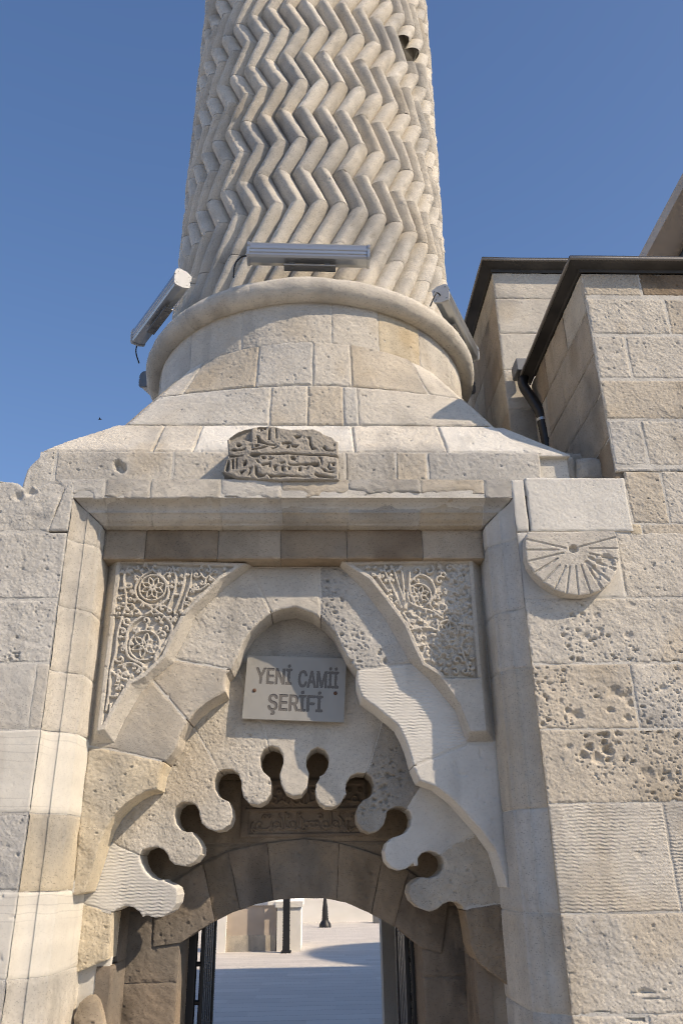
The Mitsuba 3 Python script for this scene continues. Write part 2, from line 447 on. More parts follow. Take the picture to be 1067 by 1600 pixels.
# right: rows of (top, bottom, joints, finishes, materials)
RROWS = [(832, 935, [970, 1180], ['rough'], ['st_cream'], [0]),
         (935, 1037, [None, 1140], ['pitted'], ['st_cream'], [0]), (1037, 1139, [None, 992, 1160], ['pitted', 'pitted'], ['st_tan', 'st_cream'], [0, 0]),
         (1139, 1255, [None, 1210], ['pitted'], ['st_tan'], [0]), (1255, 1428, [None, 1050, 1260], ['tooled', 'tooled'], ['st_cream', 'st_cream'], [0, 0]),
         (1428, 1587, [None, 1150], ['layered'], ['st_cream'], [0]), (1587, 1700, [None, 1020, 1300], ['layered', 'rough'], ['st_cream', 'st_cream'], [0, 0])]
for top, bot, xs, fins, mats, _ in RROWS:
    X = [XR if u is None else X_(u, (top + bot) / 2, 0) for u in xs]
    z0, z1 = PZ(960, bot), PZ(960, top)
    for i in range(len(X) - 1):
        put_stone(wr, jt=wr, poly=rect(X[i], X[i + 1], z0, z1), wmap=F0, bsdf=mats[i], finish=fins[i], res=0.006, gap=0.003, wob=0.002)
    x = X[-1]
    while x < 6.4:
        w = 0.7 + 0.4 * rng.random()
        put_stone(wr, jt=wr, poly=rect(x, x + w, z0, z1), wmap=F0, bsdf=None, finish='rough', res=0.03)
        x += w
zb = PZ(960, 1700)
while zb > 0.05:
    h = min(zb, 0.42)
    x = XR
    while x < 6.4:
        w = 0.7 + 0.4 * rng.random()
        put_stone(wr, jt=wr, poly=rect(x, x + w, zb - h, zb), wmap=F0, bsdf=None, finish='rough', res=0.02 if x < 2 else 0.04)
        x += w
    zb -= h
# the smooth slab behind the sundial and the white block above it
put_stone(wr, jt=wr, poly=rect(XR, X_(970, 880, 0), PZ(960, 935), PZ(960, 831)), wmap=F0, bsdf='st_white', finish='smooth', res=0.008, gap=0.002)
put_stone(wr, jt=wr, poly=rect(X_(824, 790, 0), X_(982, 790, 0), PZ(900, 831), PZ(900, 747)), wmap=flat_map(-0.012), bsdf='st_white', finish='rough', amp=0.45, wob=0.005, res=0.005, depth=0.35, gap=0.002, label='large pale smooth block above the sundial')
# beside and above it the masonry goes on as the annex
for top, bot, xs in [(736, 832, [984, 1180])]:
    z0, z1 = PZ(1020, bot), PZ(1020, top)
    put_stone(wr, jt=wr, poly=rect(X_(984, 790, 0), X_(1042, 790, 0), PZ(1020, 818), z1), wmap=F0, bsdf='st_tan', finish='rough', res=0.006)
    put_stone(wr, jt=wr, poly=rect(X_(1042, 790, 0), X_(1230, 790, 0), PZ(1020, 818), z1), wmap=F0, bsdf='st_cream', finish='rough', res=0.006)
    put_stone(wr, jt=wr, poly=rect(X_(984, 825, 0), X_(1003, 825, 0), PZ(1020, 838), PZ(1020, 818)), wmap=F0, bsdf='st_yellow', finish='rough', res=0.006)
    put_stone(wr, jt=wr, poly=rect(X_(1003, 825, 0), X_(1230, 825, 0), PZ(1020, 838), PZ(1020, 818)), wmap=F0, bsdf='st_tan', finish='rough', res=0.006)

mortar_bed(wl, wl, 0.0045, 0.06)
mortar_bed(wr, wr, 0.0045, 0.06)

# ------------------------------------------------------------------ the portal: moulded frame
po = thing('portal', 'tall carved stone portal with a moulded frame, leaf-carved spandrels and a toothed pointed arch', 'portal')
KT = 0.80
PROF = [(0.0, 0.0), (0.004, 0.014), (0.014, 0.042), (0.034, 0.064), (0.058, 0.076), (0.068, 0.078), (0.071, 0.0742), (0.077, 0.0752), (0.081, 0.086), (0.096, 0.098), (0.112, 0.112), (0.124, 0.128), (0.127, 0.140), (0.136, 0.142), (0.141, 0.150), (0.143, 0.165), (0.145, 0.20), (0.154, 0.345), (0.156, 0.72)]


def profile_points(w0, n=3):
    pts = [(w0, 0.0)] if w0 < -0.001 else []
    if pts:
        m = max(2, int(-w0 / 0.012))
        pts = [(w0 * (1 - i / m), 0.0) for i in range(m)]
    for a, b in zip(PROF[:-1], PROF[1:]):
        m = max(1, int(math.hypot(b[0] - a[0], b[1] - a[1]) / 0.010))
        pts += [(a[0] + (b[0] - a[0]) * i / m, a[1] + (b[1] - a[1]) * i / m) for i in range(m)]
    return np.array(pts + [PROF[-1]])


def moulding(side, a0, a1, w0=-0.05, seed=0, amp=1.0, inset=0.0, chip=0.0, step=0.012, mitre0=False, mitre1=False):
    """A length of the frame: along z for the jambs, along x for the lintel; a mitre end follows the corner's diagonal."""
    pr = profile_points(w0)
    w, d = pr[:, 0], pr[:, 1]
    g = 0.0025 if inset == 0 else 0.0
    n = max(2, int((a1 - a0) / step))
    t = np.linspace(0, 1, n)[:, None]
    if side == 'top':
        s0 = a0 + g if not mitre0 else XL + w
        s1 = a1 - g if not mitre1 else XR - w
    else:
        s0, s1 = a0 + g, (a1 - g if not mitre1 else ZT - np.where(w > 0, w * KT, w))
    S = np.broadcast_to(s0, w.shape) * (1 - t) + np.broadcast_to(s1, w.shape) * t
    W, D = np.broadcast_to(w, S.shape), np.broadcast_to(d if side != 'top' else np.minimum(d, 0.235), S.shape)
    nd = np.gradient(pr, axis=0)
    nv = np.c_[nd[:, 1], -nd[:, 0]]
    nv /= np.linalg.norm(nv, axis=1, keepdims=True)   # outwards: inward in w, forward in d
    P = np.stack([S.ravel() * 7, W.ravel() * 14 + seed * 3.1, D.ravel() * 14], -1)
    off = (0.010 * (nfbm(P, 3) - 0.5) + 0.006 * (nfbm(P * 4.3, 3) - 0.5)) * amp
    if chip > 0:
        e = np.clip(1 - np.abs(W.ravel() - 0.0) / 0.06, 0, 1)
        off = off - chip * e * np.clip((nfbm(np.stack([S.ravel() * 9 + seed, W.ravel() * 12, 0 * W.ravel()], -1), 3, 3) - 0.42) / 0.2, 0, 1)
    endd = np.minimum(S - S.min(0), S.max(0) - S).ravel()
    off = off - 0.004 * (1 - np.clip(endd / 0.01, 0, 1)) * (inset == 0) - inset
    W2 = W.ravel() + off * np.tile(nv[:, 0], n)
    D2 = D.ravel() + off * np.tile(nv[:, 1], n)
    S = S.ravel()
    if side == 'left':
        V = np.c_[XL + W2, D2, S]
    elif side == 'right':
        V = np.c_[XR - W2, D2, S]
    else:
        zc_ = np.zeros(len(S))
        if chip > 0:
            ee = np.clip(1 - np.abs(W.ravel() - 0.004) / 0.035, 0, 1)
            zc_ = 1.3 * chip * ee * np.clip((nfbm(np.c_[S * 11 + seed, 0 * S, 0 * S], 4, 3) - 0.40) / 0.22, -0.15, 1)
            D2 = D2 + 0.5 * chip * ee * np.clip((nfbm(np.c_[S * 16 + seed, W.ravel() * 30, 0 * S], 3, 5) - 0.42) / 0.2, 0, 1)
        V = np.c_[S, D2, ZT - np.where(W2 > 0, W2 * KT, W2) + zc_]
    m = len(w)
    i, j = np.meshgrid(np.arange(n - 1), np.arange(m - 1), indexing='ij')
    a, b, c, e = i * m + j, i * m + j + 1, (i + 1) * m + j + 1, (i + 1) * m + j
    Fq = np.stack([a, b, c, e], -1).reshape(-1, 4)
    if side in ('right', 'top'):
        Fq = Fq[:, ::-1]
    if side == 'top':
        Fq = Fq[:, ::-1]
    Fq = Fq if side != 'top' else Fq[:, ::-1]
    # close each end with a strip going back, so that joints show depth
    return trimesh.Trimesh(V, np.vstack([Fq[:, [0, 1, 2]], Fq[:, [0, 2, 3]]]), process=False)


def jz(v, side):
    return PZ(100 if side == 'left' else 860, v)


lj = [1700, 1532, 1394, 1270, 1140, 1046, 945, 841]
lm = ['st_cream', 'st_marble', 'st_yellow', 'st_marble', 'st_cream', 'st_cream', 'st_cream', 'st_cream']
add(po, 'mortar', cat([moulding('left', 0, ZT, w0=0.0, inset=0.006, amp=0, mitre1=True, step=0.3), moulding('right', 0, ZT, w0=0.0, inset=0.006, amp=0, mitre1=True, step=0.3), moulding('top', XL, XR, w0=-0.1, inset=0.006, amp=0, mitre0=True, mitre1=True, step=0.3)]), 'mortar')
for i, v in enumerate(lj):
    z0 = jz(v, 'left')
    z1 = jz(lj[i + 1], 'left') if i + 1 < len(lj) else None
    am = 0.35 if lm[i] == 'st_marble' else 1.0
    add(po, 'jamb_stone', moulding('left', z0, z1 if z1 else ZT, w0=0.0 if v > 1000 or v < 842 else -0.0, seed=i, amp=am, mitre1=z1 is None), lm[i], smooth=True)
add(po, 'jamb_stone', moulding('left', 0, jz(1700, 'left'), w0=0.0, seed=17), 'st_cream', smooth=True)
rj = [1700, 1590, 1428, 1262, 1040, 948, 840]
rm = ['st_grey', 'st_cream', 'st_grey', 'st_tan', 'st_cream', 'st_grey', 'st_white']
for i, v in enumerate(rj):
    z0 = jz(v, 'right')
    z1 = jz(rj[i + 1], 'right') if i + 1 < len(rj) else None
    add(po, 'jamb_stone', moulding('right', z0, z1 if z1 else ZT, w0=0.0, seed=30 + i, amp=0.8, mitre1=z1 is None), rm[i], smooth=True)
add(po, 'jamb_stone', moulding('right', 0, jz(1700, 'right'), w0=0.0, seed=47), 'st_cream', smooth=True)
tj = [X_(u, 765, 0) for u in (118, 164, 235, 345, 440, 545, 657, 757, 800)]
tm = ['st_grey', 'st_cream', 'st_cream', 'st_grey', 'st_tan', 'st_cream', 'st_tan', 'st_grey']
tch = [0.03, 0.012, 0.008, 0.010, 0.028, 0.040, 0.028, 0.004]
for i in range(8):
    add(po, 'lintel_stone', moulding('top', tj[i], tj[i + 1], w0=-(ZTOP - ZT), seed=60 + i, chip=tch[i], mitre0=i == 0, mitre1=i == 7, step=0.008), tm[i], smooth=True)
# the flat ends of the band above the two corners
put_stone(po, Polygon([(XL, ZT), (XL, ZTOP), (XL - 0.045, ZTOP - 0.01), (XL - 0.12, PZ(100, 830)), (XL - 0.004, PZ(100, 830))]), F0, 'st_grey', 'rough', name='jamb_stone', depth=0.4, res=0.006)
put_stone(po, rect(XR, X_(823, 790, 0), PZ(860, 831), ZTOP), flat_map(-0.004), 'st_white', 'smooth', name='jamb_stone', depth=0.4, res=0.006)
# upper surface of the frame, back to the minaret's foot
add(po, 'mortar', bx(XL - 0.2, XR + 1.0, 0.012, 0.9, ZTOP - 0.10, ZTOP - 0.006), 'mortar')

# ------------------------------------------------------------------ the portal: face of the arch (plane YP1), cut into stones by its joints


def zc(pts, sc, ox, oy):
    return [(ox + a / sc, oy + b / sc) for a, b in pts]


def split(poly, lines, Y):
    cells = [poly]
    for ln in lines:
        c = LineString(PX(ln, Y))
        out = []
        for q in cells:
            try:
                out += [g for g in shapely.ops.split(q, c).geoms]
            except Exception:
                out.append(q)
        cells = out
    return [q for q in cells if q.area > 2e-4]


def stones_of(parent, poly, lines, Y, seeds, name, depth, res=0.006, sub=None, **k):
    """Cuts the polygon along its joints; each cell takes the material and finish of the nearest seed (pixel, material, finish)."""
    S = np.array(PX([s[0] for s in seeds], Y))
    for q in split(poly, lines, Y):
        c = np.array(q.representative_point().coords[0])
        inside = [i for i in range(len(seeds)) if q.contains(Point(S[i]))]
        i = inside[0] if inside else int(np.argmin(np.hypot(*(S - c).T)))
        put_stone(parent, q, flat_map(Y), seeds[i][1], seeds[i][2], name=name, depth=depth, res=res, label=seeds[i][3] if len(seeds[i]) > 3 and inside else None, **k)


import shapely.ops
LF = [(462, 949), (440, 952), (425, 958), (406, 972), (391, 988), (379, 1008), (371, 1029), (361, 1047), (354, 1053), (352, 1066), (353, 1081), (340, 1088), (322, 1099), (306, 1113), (292, 1130), (281, 1150), (277, 1166), (268, 1180), (258, 1191), (251, 1208), (247, 1228),
      (246, 1234), (228, 1237), (212, 1245), (195, 1257), (177, 1276), (165, 1297), (156, 1320), (146, 1352), (137, 1380), (131, 1396), (118, 1400)]
RF = [(462, 949), (489, 958), (508, 972), (523, 988), (543, 1029), (557, 1047), (558, 1068), (565, 1090), (590, 1108), (621, 1134), (632, 1155), (640, 1177), (646, 1200), (656, 1221), (682, 1230), (713, 1255), (738, 1284), (755, 1302), (775, 1331), (789, 1376), (796, 1404), (801, 1430), (806, 1500), (810, 1570)]
arch_hole = Polygon(PX(LF[::-1] + RF[1:] + [(810, 1750), (118, 1750)], YP1)).buffer(0)
YFR = 0.205
zfr = Z_(873, YFR)
ins = 0.150
p1 = rect(XL + ins, XR - ins, Z_(1400, YP1, 120), zfr).difference(arch_hole)
p1r = rect(0.9, XR - ins, Z_(1572, YP1, 810), Z_(1402, YP1, 800)).difference(arch_hole)
p1 = max(unary_union([p1, p1r.buffer(0.003)]).geoms, key=lambda g: g.area) if unary_union([p1, p1r.buffer(0.003)]).geom_type == 'MultiPolygon' else unary_union([p1, p1r.buffer(0.003)])
SPL_BASE = [(171, 873), (400, 880), (354, 918), (306, 963), (293, 992), (276, 1026), (272, 1036), (240, 1062), (217, 1089), (193, 1130), (179, 1161), (142, 1164)]
SPL_FACE = [(183, 873), (385, 880), (345, 905), (290, 960), (270, 1000), (258, 1027), (226, 1058), (204, 1069), (183, 1103), (163, 1140), (151, 1143)]
SPR_BASE = [(522, 877), (566, 920), (597, 961), (625, 1008), (638, 1033), (669, 1061), (710, 1110), (728, 1159), (772, 1159), (764, 1060), (748, 873)]
SPR_FACE = [(533, 877), (577, 905), (609, 946), (632, 977), (645, 1008), (660, 1040), (687, 1056), (718, 1100), (735, 1143), (760, 1143), (752, 1050), (738, 873)]
sl, sr = Polygon(PX(SPL_BASE, YP1)).buffer(0), Polygon(PX(SPR_BASE, YP1)).buffer(0)
p1v = p1.difference(sl.buffer(-0.012)).difference(sr.buffer(-0.012))
p1v = max(p1v.geoms, key=lambda g: g.area) if p1v.geom_type == 'MultiPolygon' else p1v
VL = [[(385, 860), (401, 911), (425, 960), (430, 975)], [(255, 1027), (280, 1032), (361, 1047), (375, 1050)], [(225, 1052), (241, 1067), (270, 1100), (298, 1132)], [(90, 1158), (179, 1173), (262, 1192), (275, 1195)],
      [(545, 1048), (557, 1047), (627, 1039), (655, 1034)], [(636, 1201), (654, 1194), (728, 1164), (745, 1140)], [(700, 1150), (735, 1161), (830, 1157)], [(505, 860), (499, 900), (502, 985)], [(780, 1404), (830, 1404)]]
stones_of(po, p1v, VL, YP1, [((470, 905), 'st_cream', 'smooth'), ((330, 985), 'st_cream', 'rough'), ((310, 1070), 'st_tan', 'smooth'), ((225, 1140), 'st_tan', 'smooth'), ((190, 1225), 'st_yellow', 'eroded', 'yellowed weathered arch stone'),
                             ((600, 985), 'st_grey', 'pitted'), ((620, 1090), 'st_white', 'tooled', 'arch stone with chisel ripples'), ((740, 1240), 'st_white', 'smooth'), ((800, 1300), 'st_white', 'smooth'), ((803, 1480), 'st_tan', 'rough')], 'voussoir', 0.24, jt='p1', gap=0.0025, wob=0.002, edge=0.006)
pb = p1.difference(arch_hole.buffer(0.02))
add(po, 'mortar', prism(pb, YP1 + 0.06, YP1 + 0.235), 'mortar')
mortar_bed(po, 'p1', YP1 + 0.0045, YP1 + 0.07, pb)
# frieze between the frame and the spandrels
zf1 = ZT - 0.118
fx = [XL + ins] + [X_(u, 850, YP1) for u in (235, 345, 440, 540, 655)] + [XR - ins]
for i in range(6):
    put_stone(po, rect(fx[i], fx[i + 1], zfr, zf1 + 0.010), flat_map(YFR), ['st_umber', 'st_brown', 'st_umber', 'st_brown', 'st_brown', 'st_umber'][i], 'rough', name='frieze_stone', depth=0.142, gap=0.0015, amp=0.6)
add(po, 'mortar', bx(XL + 0.1, XR - 0.1, YFR + 0.02, 0.6, zfr + 0.006, ZTOP - 0.06), 'mortar')
# ------------------------------------------------------------------ carving: raised bands drawn as curves


def arc(cx, cz, r, a0, a1, n=24):
    t = np.radians(np.linspace(a0, a1, n))
    return np.c_[cx + r * np.cos(t), cz + r * np.sin(t)]


def spline(pts, n=8):
    """Catmull-Rom through the points."""
    p = np.asarray(pts, float)
    q = np.vstack([2 * p[0] - p[1], p, 2 * p[-1] - p[-2]])
    out = []
    for i in range(1, len(q) - 2):
        t = np.linspace(0, 1, n, endpoint=False)[:, None]
        out.append(0.5 * (2 * q[i] + (q[i + 1] - q[i - 1]) * t + (2 * q[i - 1] - 5 * q[i] + 4 * q[i + 1] - q[i + 2]) * t * t + (3 * q[i] - q[i - 1] - 3 * q[i + 1] + q[i + 2]) * t ** 3))
    return np.vstack(out + [p[-1:]])


def dense(lines, step=0.0015):
    out = []
    for ln, w in lines:
        g = shapely.segmentize(LineString(ln), step)
        c = np.array(g.coords)
        out.append(np.c_[c, np.full(len(c), w)])
    return np.vstack(out)


def band_height(lines, s, t):
    """1 on a band, 0 on the ground, rounded across; each line has its own half-width."""
    D = dense(lines)
    best = np.full(len(s), -1.0)
    for w in np.unique(D[:, 2]):
        d = cKDTree(D[D[:, 2] == w][:, :2]).query(np.c_[s, t], workers=-1)[0]
        best = np.maximum(best, 1 - d / w)
    return np.clip(best * 3.2, 0, 1)


def scroll(cx, cz, r, a0, turn=1, n=30, loops=1.3):
    k = np.linspace(0, 1, n)
    th = math.radians(a0) + turn * k * 2 * np.pi * loops
    rr = r * (1 - 0.82 * k)
    return np.c_[cx + rr * np.cos(th), cz + rr * np.sin(th)]


def rosette(cx, cz, r, n, a0=0):
    out = []
    for i in range(n):
        a = math.radians(a0) + 2 * np.pi * i / n
        e, s_ = np.array([math.cos(a), math.sin(a)]), np.array([-math.sin(a), math.cos(a)])
        c = np.array([cx, cz])
        out.append((spline([c + e * r * 0.18, c + e * r * 0.5 + s_ * r * 0.2, c + e * r * 0.92, c + e * r * 0.5 - s_ * r * 0.2, c + e * r * 0.18]), 0.006))
    out.append((arc(cx, cz, r * 0.12, 0, 360), 0.006))
    return out


def fill_scrolls(poly, lines, seed, rmax=0.04, rmin=0.016, tries=500):
    """Small leaf scrolls in whatever space the main stems leave."""
    g = np.random.default_rng(seed)
    D = dense(lines)[:, :2]
    bnd = poly.exterior
    x0, z0, x1, z1 = poly.bounds
    placed = []
    out = []
    tree = cKDTree(D)
    for _ in range(tries):
        x, z = g.uniform(x0, x1), g.uniform(z0, z1)
        if not poly.contains(Point(x, z)):
            continue
        d = min(tree.query([x, z])[0] - 0.006, bnd.distance(Point(x, z)) - 0.004, min([math.hypot(x - a, z - b) - c - 0.004 for a, b, c in placed] or [9]))
        if d < rmin:
            continue
        r = min(d, rmax)
        placed.append((x, z, r))
        a = g.uniform(0, 360)
        out.append((scroll(x, z, r * 0.9, a, g.choice([-1, 1]), loops=0.85), 0.0066 if r > 0.017 else 0.0052))
        # a leaf lobe off the outer end and a stem to the nearest band
        e = np.array([x + r * math.cos(math.radians(a)), z + r * math.sin(math.radians(a))])
        j = tree.query(e)[1]
        if np.hypot(*(D[j] - e)) < 0.05:
            out.append((np.array([e, D[j]]), 0.0050))
    return out


def spandrel(base, face, lines_px, seed, worn, name='spandrel', label=None, bs='st_cream'):
    Yf = YSP
    B, Fp = Polygon(PX(base, YP1)).buffer(0), Polygon(PX(face, Yf)).buffer(0)
    # the plate: face and bevel in one height field over the base outline
    Fp = Fp.buffer(-0.001)
    ring = np.array(shapely.segmentize(Fp.exterior, 0.003).coords)
    ft = cKDTree(ring)
    inner = Fp.buffer(-0.022)
    inner = max(inner.geoms, key=lambda g: g.area) if inner.geom_type == 'MultiPolygon' else inner
    lines = [(np.array(PX(l, Yf)), w) for l, w in lines_px]
    lines = [(ln, w * 1.3) for ln, w in lines]
    for c, r, n in [((238, 918), 0.078, 8), ((225, 1008), 0.085, 6)] if seed == 1 else [((655, 930), 0.07, 7), ((700, 985), 0.06, 6)]:
        p = PX([c], Yf)[0]
        lines += rosette(p[0], p[1], r * 0.9, n, 20) + [(arc(p[0], p[1], r, 0, 360, 40), 0.008)]
    lines += [(ln, w * 1.35) for ln, w in fill_scrolls(inner, lines, seed, rmax=0.034, rmin=0.011, tries=3000)]
    it = cKDTree(np.array(shapely.segmentize(inner.exterior, 0.003).coords))
    rise = YP1 - YSP

    def ex(s, t, dist):
        ins_ = shapely.contains_xy(Fp, s, t)
        df = ft.query(np.c_[s, t], workers=-1)[0]
        # bevel: distance from the base edge against distance to the face edge
        k = np.where(ins_, 1.0, dist / np.maximum(dist + df, 1e-6))
        h = rise * k
        inn = shapely.contains_xy(inner, s, t)
        bh = band_height(lines, s, t)
        g = np.where(inn, -0.023 * np.clip(it.query(np.c_[s, t], workers=-1)[0] / 0.004, 0, 1) * (1 - bh), 0)
        P = np.c_[s, t, np.full_like(s, seed)]
        wr = np.clip((nfbm(P * 5, 2) - (0.62 - worn)) / 0.15, 0, 1)
        g = np.where(inn, g * (1 - 0.55 * wr) - 0.012 * wr * np.clip((nfbm(P * 40, 2, 3) - 0.5) / 0.2, 0, 1) * 1.2, g)
        if seed == 2:
            zl = PX([(710, 1059)], Yf)[0][1]
            g = np.where(t < zl - 0.004, 0.0, g) - 0.008 * np.exp(-((t - zl) / 0.004) ** 2) * ins_
        crack = -0.012 * np.exp(-((t - PX([(200, 962)], Yf)[0][1]) / 0.003) ** 2) if seed == 1 else 0
        return h + g + np.where(ins_, crack, 0)
    _sn[0] += 1
    m = slab(B, flat_map(YP1), depth=0.05, res=0.0042, hf=relief('smooth', _sn[0], 0.8), edge=0.0, gap=0.001, wob=0.0, seed=_sn[0], extra=ex)
    add(po, name, m, bs, smooth=True, label=label)


L1 = [([(200, 885), (193, 905), (197, 940), (190, 965), (183, 990), (180, 1020), (172, 1050), (170, 1080), (165, 1110)], 0.007), ([(270, 885), (275, 905), (270, 930), (262, 948)], 0.007),
      ([(214, 935), (240, 952), (262, 968), (268, 985), (255, 1010), (240, 1032)], 0.008), ([(262, 935), (240, 952), (205, 975), (197, 1000), (200, 1025), (222, 1038)], 0.008), ([(238, 890), (255, 903), (263, 920), (258, 938), (238, 946), (216, 936), (211, 918), (220, 902), (238, 890)], 0.007),
      ([(290, 890), (287, 910), (280, 935), (272, 955)], 0.007), ([(300, 890), (296, 915), (288, 935), (284, 950)], 0.006), ([(310, 890), (320, 903), (330, 895)], 0.006), ([(295, 918), (310, 922), (325, 912)], 0.006),
      ([(185, 1040), (205, 1036), (222, 1048), (210, 1062), (190, 1060), (175, 1050)], 0.007), ([(180, 1070), (195, 1075), (188, 1095), (176, 1110)], 0.006), ([(172, 1100), (170, 1125)], 0.006)]
L1 = [(spline(np.array(a)), w) for a, w in L1]
L2 = [([(600, 890), (612, 915), (625, 945), (640, 975), (655, 1000)], 0.007), ([(615, 890), (625, 920), (634, 950)], 0.006), ([(628, 893), (631, 925), (632, 955)], 0.006), ([(640, 893), (640, 920), (650, 945), (675, 955), (690, 965)], 0.007),
      ([(640, 910), (655, 898), (672, 905), (680, 925), (672, 945), (690, 960)], 0.007), ([(640, 985), (665, 980), (690, 990), (705, 1010)], 0.007), ([(655, 1010), (675, 1005), (690, 1020)], 0.006), ([(690, 890), (705, 905), (720, 895)], 0.007), ([(695, 920), (715, 925), (728, 910)], 0.007), ([(715, 940), (725, 970), (722, 1010), (730, 1040)], 0.007),
      ([(590, 900), (600, 915), (606, 925)], 0.006)]
L2 = [(spline(np.array(a)), w) for a, w in L2]
spandrel(SPL_BASE, SPL_FACE, L1, 1, 0.0, label='left spandrel, crisply carved with two leaf medallions')
spandrel(SPR_BASE, SPR_FACE, L2, 2, 0.16, label='right spandrel, its carving worn away towards the jamb')

# ------------------------------------------------------------------ the toothed arch plate (plane YP2)
Z3, Z7, Z8 = (1.976, 0, 1150), (3.557, 380, 1180), (3.557, 620, 1300)
TEETH = [(168, 1501), (177, 1426)] + zc([(360, 538), (385, 527), (410, 530), (430, 545), (440, 562), (452, 556), (480, 565), (505, 560), (528, 545), (545, 520), (550, 492), (543, 470), (528, 460), (505, 450), (503, 444), (485, 446), (465, 438), (445, 418), (433, 395), (429, 372), (440, 353), (460, 345), (485, 344), (505, 354), (518, 370), (522, 385),
                                         (540, 400), (570, 405), (600, 392), (620, 368), (622, 345), (612, 322), (594, 301), (592, 296), (575, 297), (555, 289), (541, 270), (537, 245), (543, 220), (560, 206), (583, 205), (602, 214), (613, 231), (616, 250), (622, 272), (640, 288), (662, 296), (688, 292), (708, 276), (717, 250), (715, 225), (706, 202), (690, 195), (672, 182), (662, 163), (661, 138), (670, 115), (690, 104), (715, 104), (735, 117), (744, 140), (745, 165),
                                         (750, 190), (768, 210), (795, 215), (820, 203), (836, 180), (838, 150), (834, 128), (815, 112), (804, 90), (803, 65), (815, 42), (838, 31), (860, 38), (873, 58), (874, 85), (862, 122), (866, 150), (880, 176), (905, 188), (930, 183), (948, 160), (952, 130), (954, 115), (945, 90), (947, 65), (960, 45), (980, 36), (1002, 45), (1015, 65), (1013, 95), (1000, 118), (985, 125)], *Z3) \
    + zc([(425, 130), (405, 160), (398, 200), (405, 238), (425, 270), (455, 290), (490, 293), (525, 283), (550, 258), (562, 228), (575, 222), (570, 190), (575, 155), (598, 118), (635, 100), (680, 103), (710, 125), (726, 165), (722, 205), (700, 235), (668, 250), (642, 278), (628, 322), (632, 375), (660, 418), (705, 436), (750, 425), (783, 388), (795, 345), (800, 318), (815, 300), (850, 287), (890, 290), (925, 315), (938, 350), (932, 395), (905, 428), (870, 446), (832, 458), (800, 488), (784, 535), (793, 590), (825, 630), (868, 645), (910, 635), (945, 606)], *Z7) \
    + zc([(98, 195), (120, 190), (118, 150), (140, 122), (180, 109), (222, 120), (252, 145), (263, 180), (255, 215), (225, 245), (185, 258), (140, 250), (105, 268), (75, 300), (66, 345), (82, 392), (125, 430), (180, 450), (225, 435), (255, 405), (290, 393), (330, 395), (358, 410), (376, 440), (395, 540), (412, 640), (455, 735)], *Z8) + [(748, 1507)]
OUTER = [(800, 1547), (840, 1580), (840, 1400), (800, 1290), (715, 1150), (655, 1040), (575, 940), (462, 905), (345, 940), (285, 1020), (205, 1150), (140, 1250), (112, 1330), (106, 1390), (104, 1528)]
plate = Polygon(PX(TEETH + OUTER, YP2)).buffer(0)
plate = max(plate.geoms, key=lambda g: g.area) if plate.geom_type == 'MultiPolygon' else plate
PJ = [[(330, 880), (385, 1090), (415, 1142), (424, 1195)], [(215, 990), (300, 1130), (309, 1147), (342, 1203), (357, 1228)], [(90, 1270), (120, 1290), (190, 1325), (218, 1337), (238, 1350)], [(90, 1405), (130, 1414), (177, 1426), (195, 1432)],
      [(562, 1229), (578, 1195), (600, 1120), (650, 1000), (690, 930)], [(624, 1283), (650, 1240), (690, 1180), (760, 1130), (830, 1090)], [(673, 1352), (700, 1325), (760, 1295), (870, 1230)], [(715, 1428), (735, 1420), (870, 1398)]]
stones_of(po + '__toothed_arch', plate, PJ, YP2, [((480, 1180), 'st_cream', 'smooth'), ((375, 1190), 'st_cream', 'rough'), ((270, 1250), 'st_cream', 'rough'), ((200, 1390), 'st_white', 'tooled', 'lowest tooth with chisel ripples'), ((150, 1460), 'st_yellow', 'eroded'),
                                                ((510, 1190), 'st_grey', 'smooth'), ((590, 1270), 'st_relic', 'pitted', 'dark pitted tooth'), ((640, 1330), 'st_white', 'smooth'), ((660, 1400), 'st_tan', 'eroded'), ((760, 1480), 'st_brown', 'rough')], 'tooth_stone', 0.25, jt='p2', gap=0.0018, wob=0.0022, edge=0.0035, ew=0.007, res=0.0045)
add(po + '__toothed_arch', 'mortar', prism(plate.buffer(-0.02), YP2 + 0.06, YP2 + 0.245), 'mortar')
mortar_bed(po + '__toothed_arch', 'p2', YP2 + 0.004, YP2 + 0.07, plate.buffer(-0.012))

# ------------------------------------------------------------------ the niche behind the teeth, the doorway and its arch (plane YP3)
YPI = 0.655
xjl, xjr = X_(172, 1550, YPI), X_(745, 1550, YPI)
zcl = 2.78
ARCU = [(283, 1372), (314, 1352), (354, 1332), (380, 1326), (416, 1318), (473, 1312), (501, 1314), (529, 1318), (554, 1325), (599, 1340), (640, 1362), (672, 1385)]
ARCL = [(283, 1474), (300, 1462), (331, 1443), (364, 1427), (400, 1414), (435, 1407), (470, 1404), (506, 1405), (540, 1411), (575, 1427), (594, 1437), (623, 1453), (656, 1481)]
al, au = PX(ARCL, YP3), PX(ARCU, YP3)
xdl, xdr = al[0][0], al[-1][0]
opening = Polygon(al + [(xdr, -0.1), (xdl, -0.1)])
ringp = Polygon(PX([(240, 1400)], YP3) + au + PX([(700, 1405), (690, 1490)], YP3) + al[::-1] + PX([(240, 1480)], YP3)).buffer(0).difference(opening)
dwall = rect(xjl - 0.05, xjr + 0.05, 0.0, zcl)
RJ = [[(314, 1340), (318, 1352), (338, 1448)], [(354, 1320), (377, 1430)], [(416, 1308), (428, 1415)], [(530, 1308), (526, 1415)], [(599, 1330), (578, 1440)], [(640, 1355), (612, 1460)]]
da = po + '__door_arch'
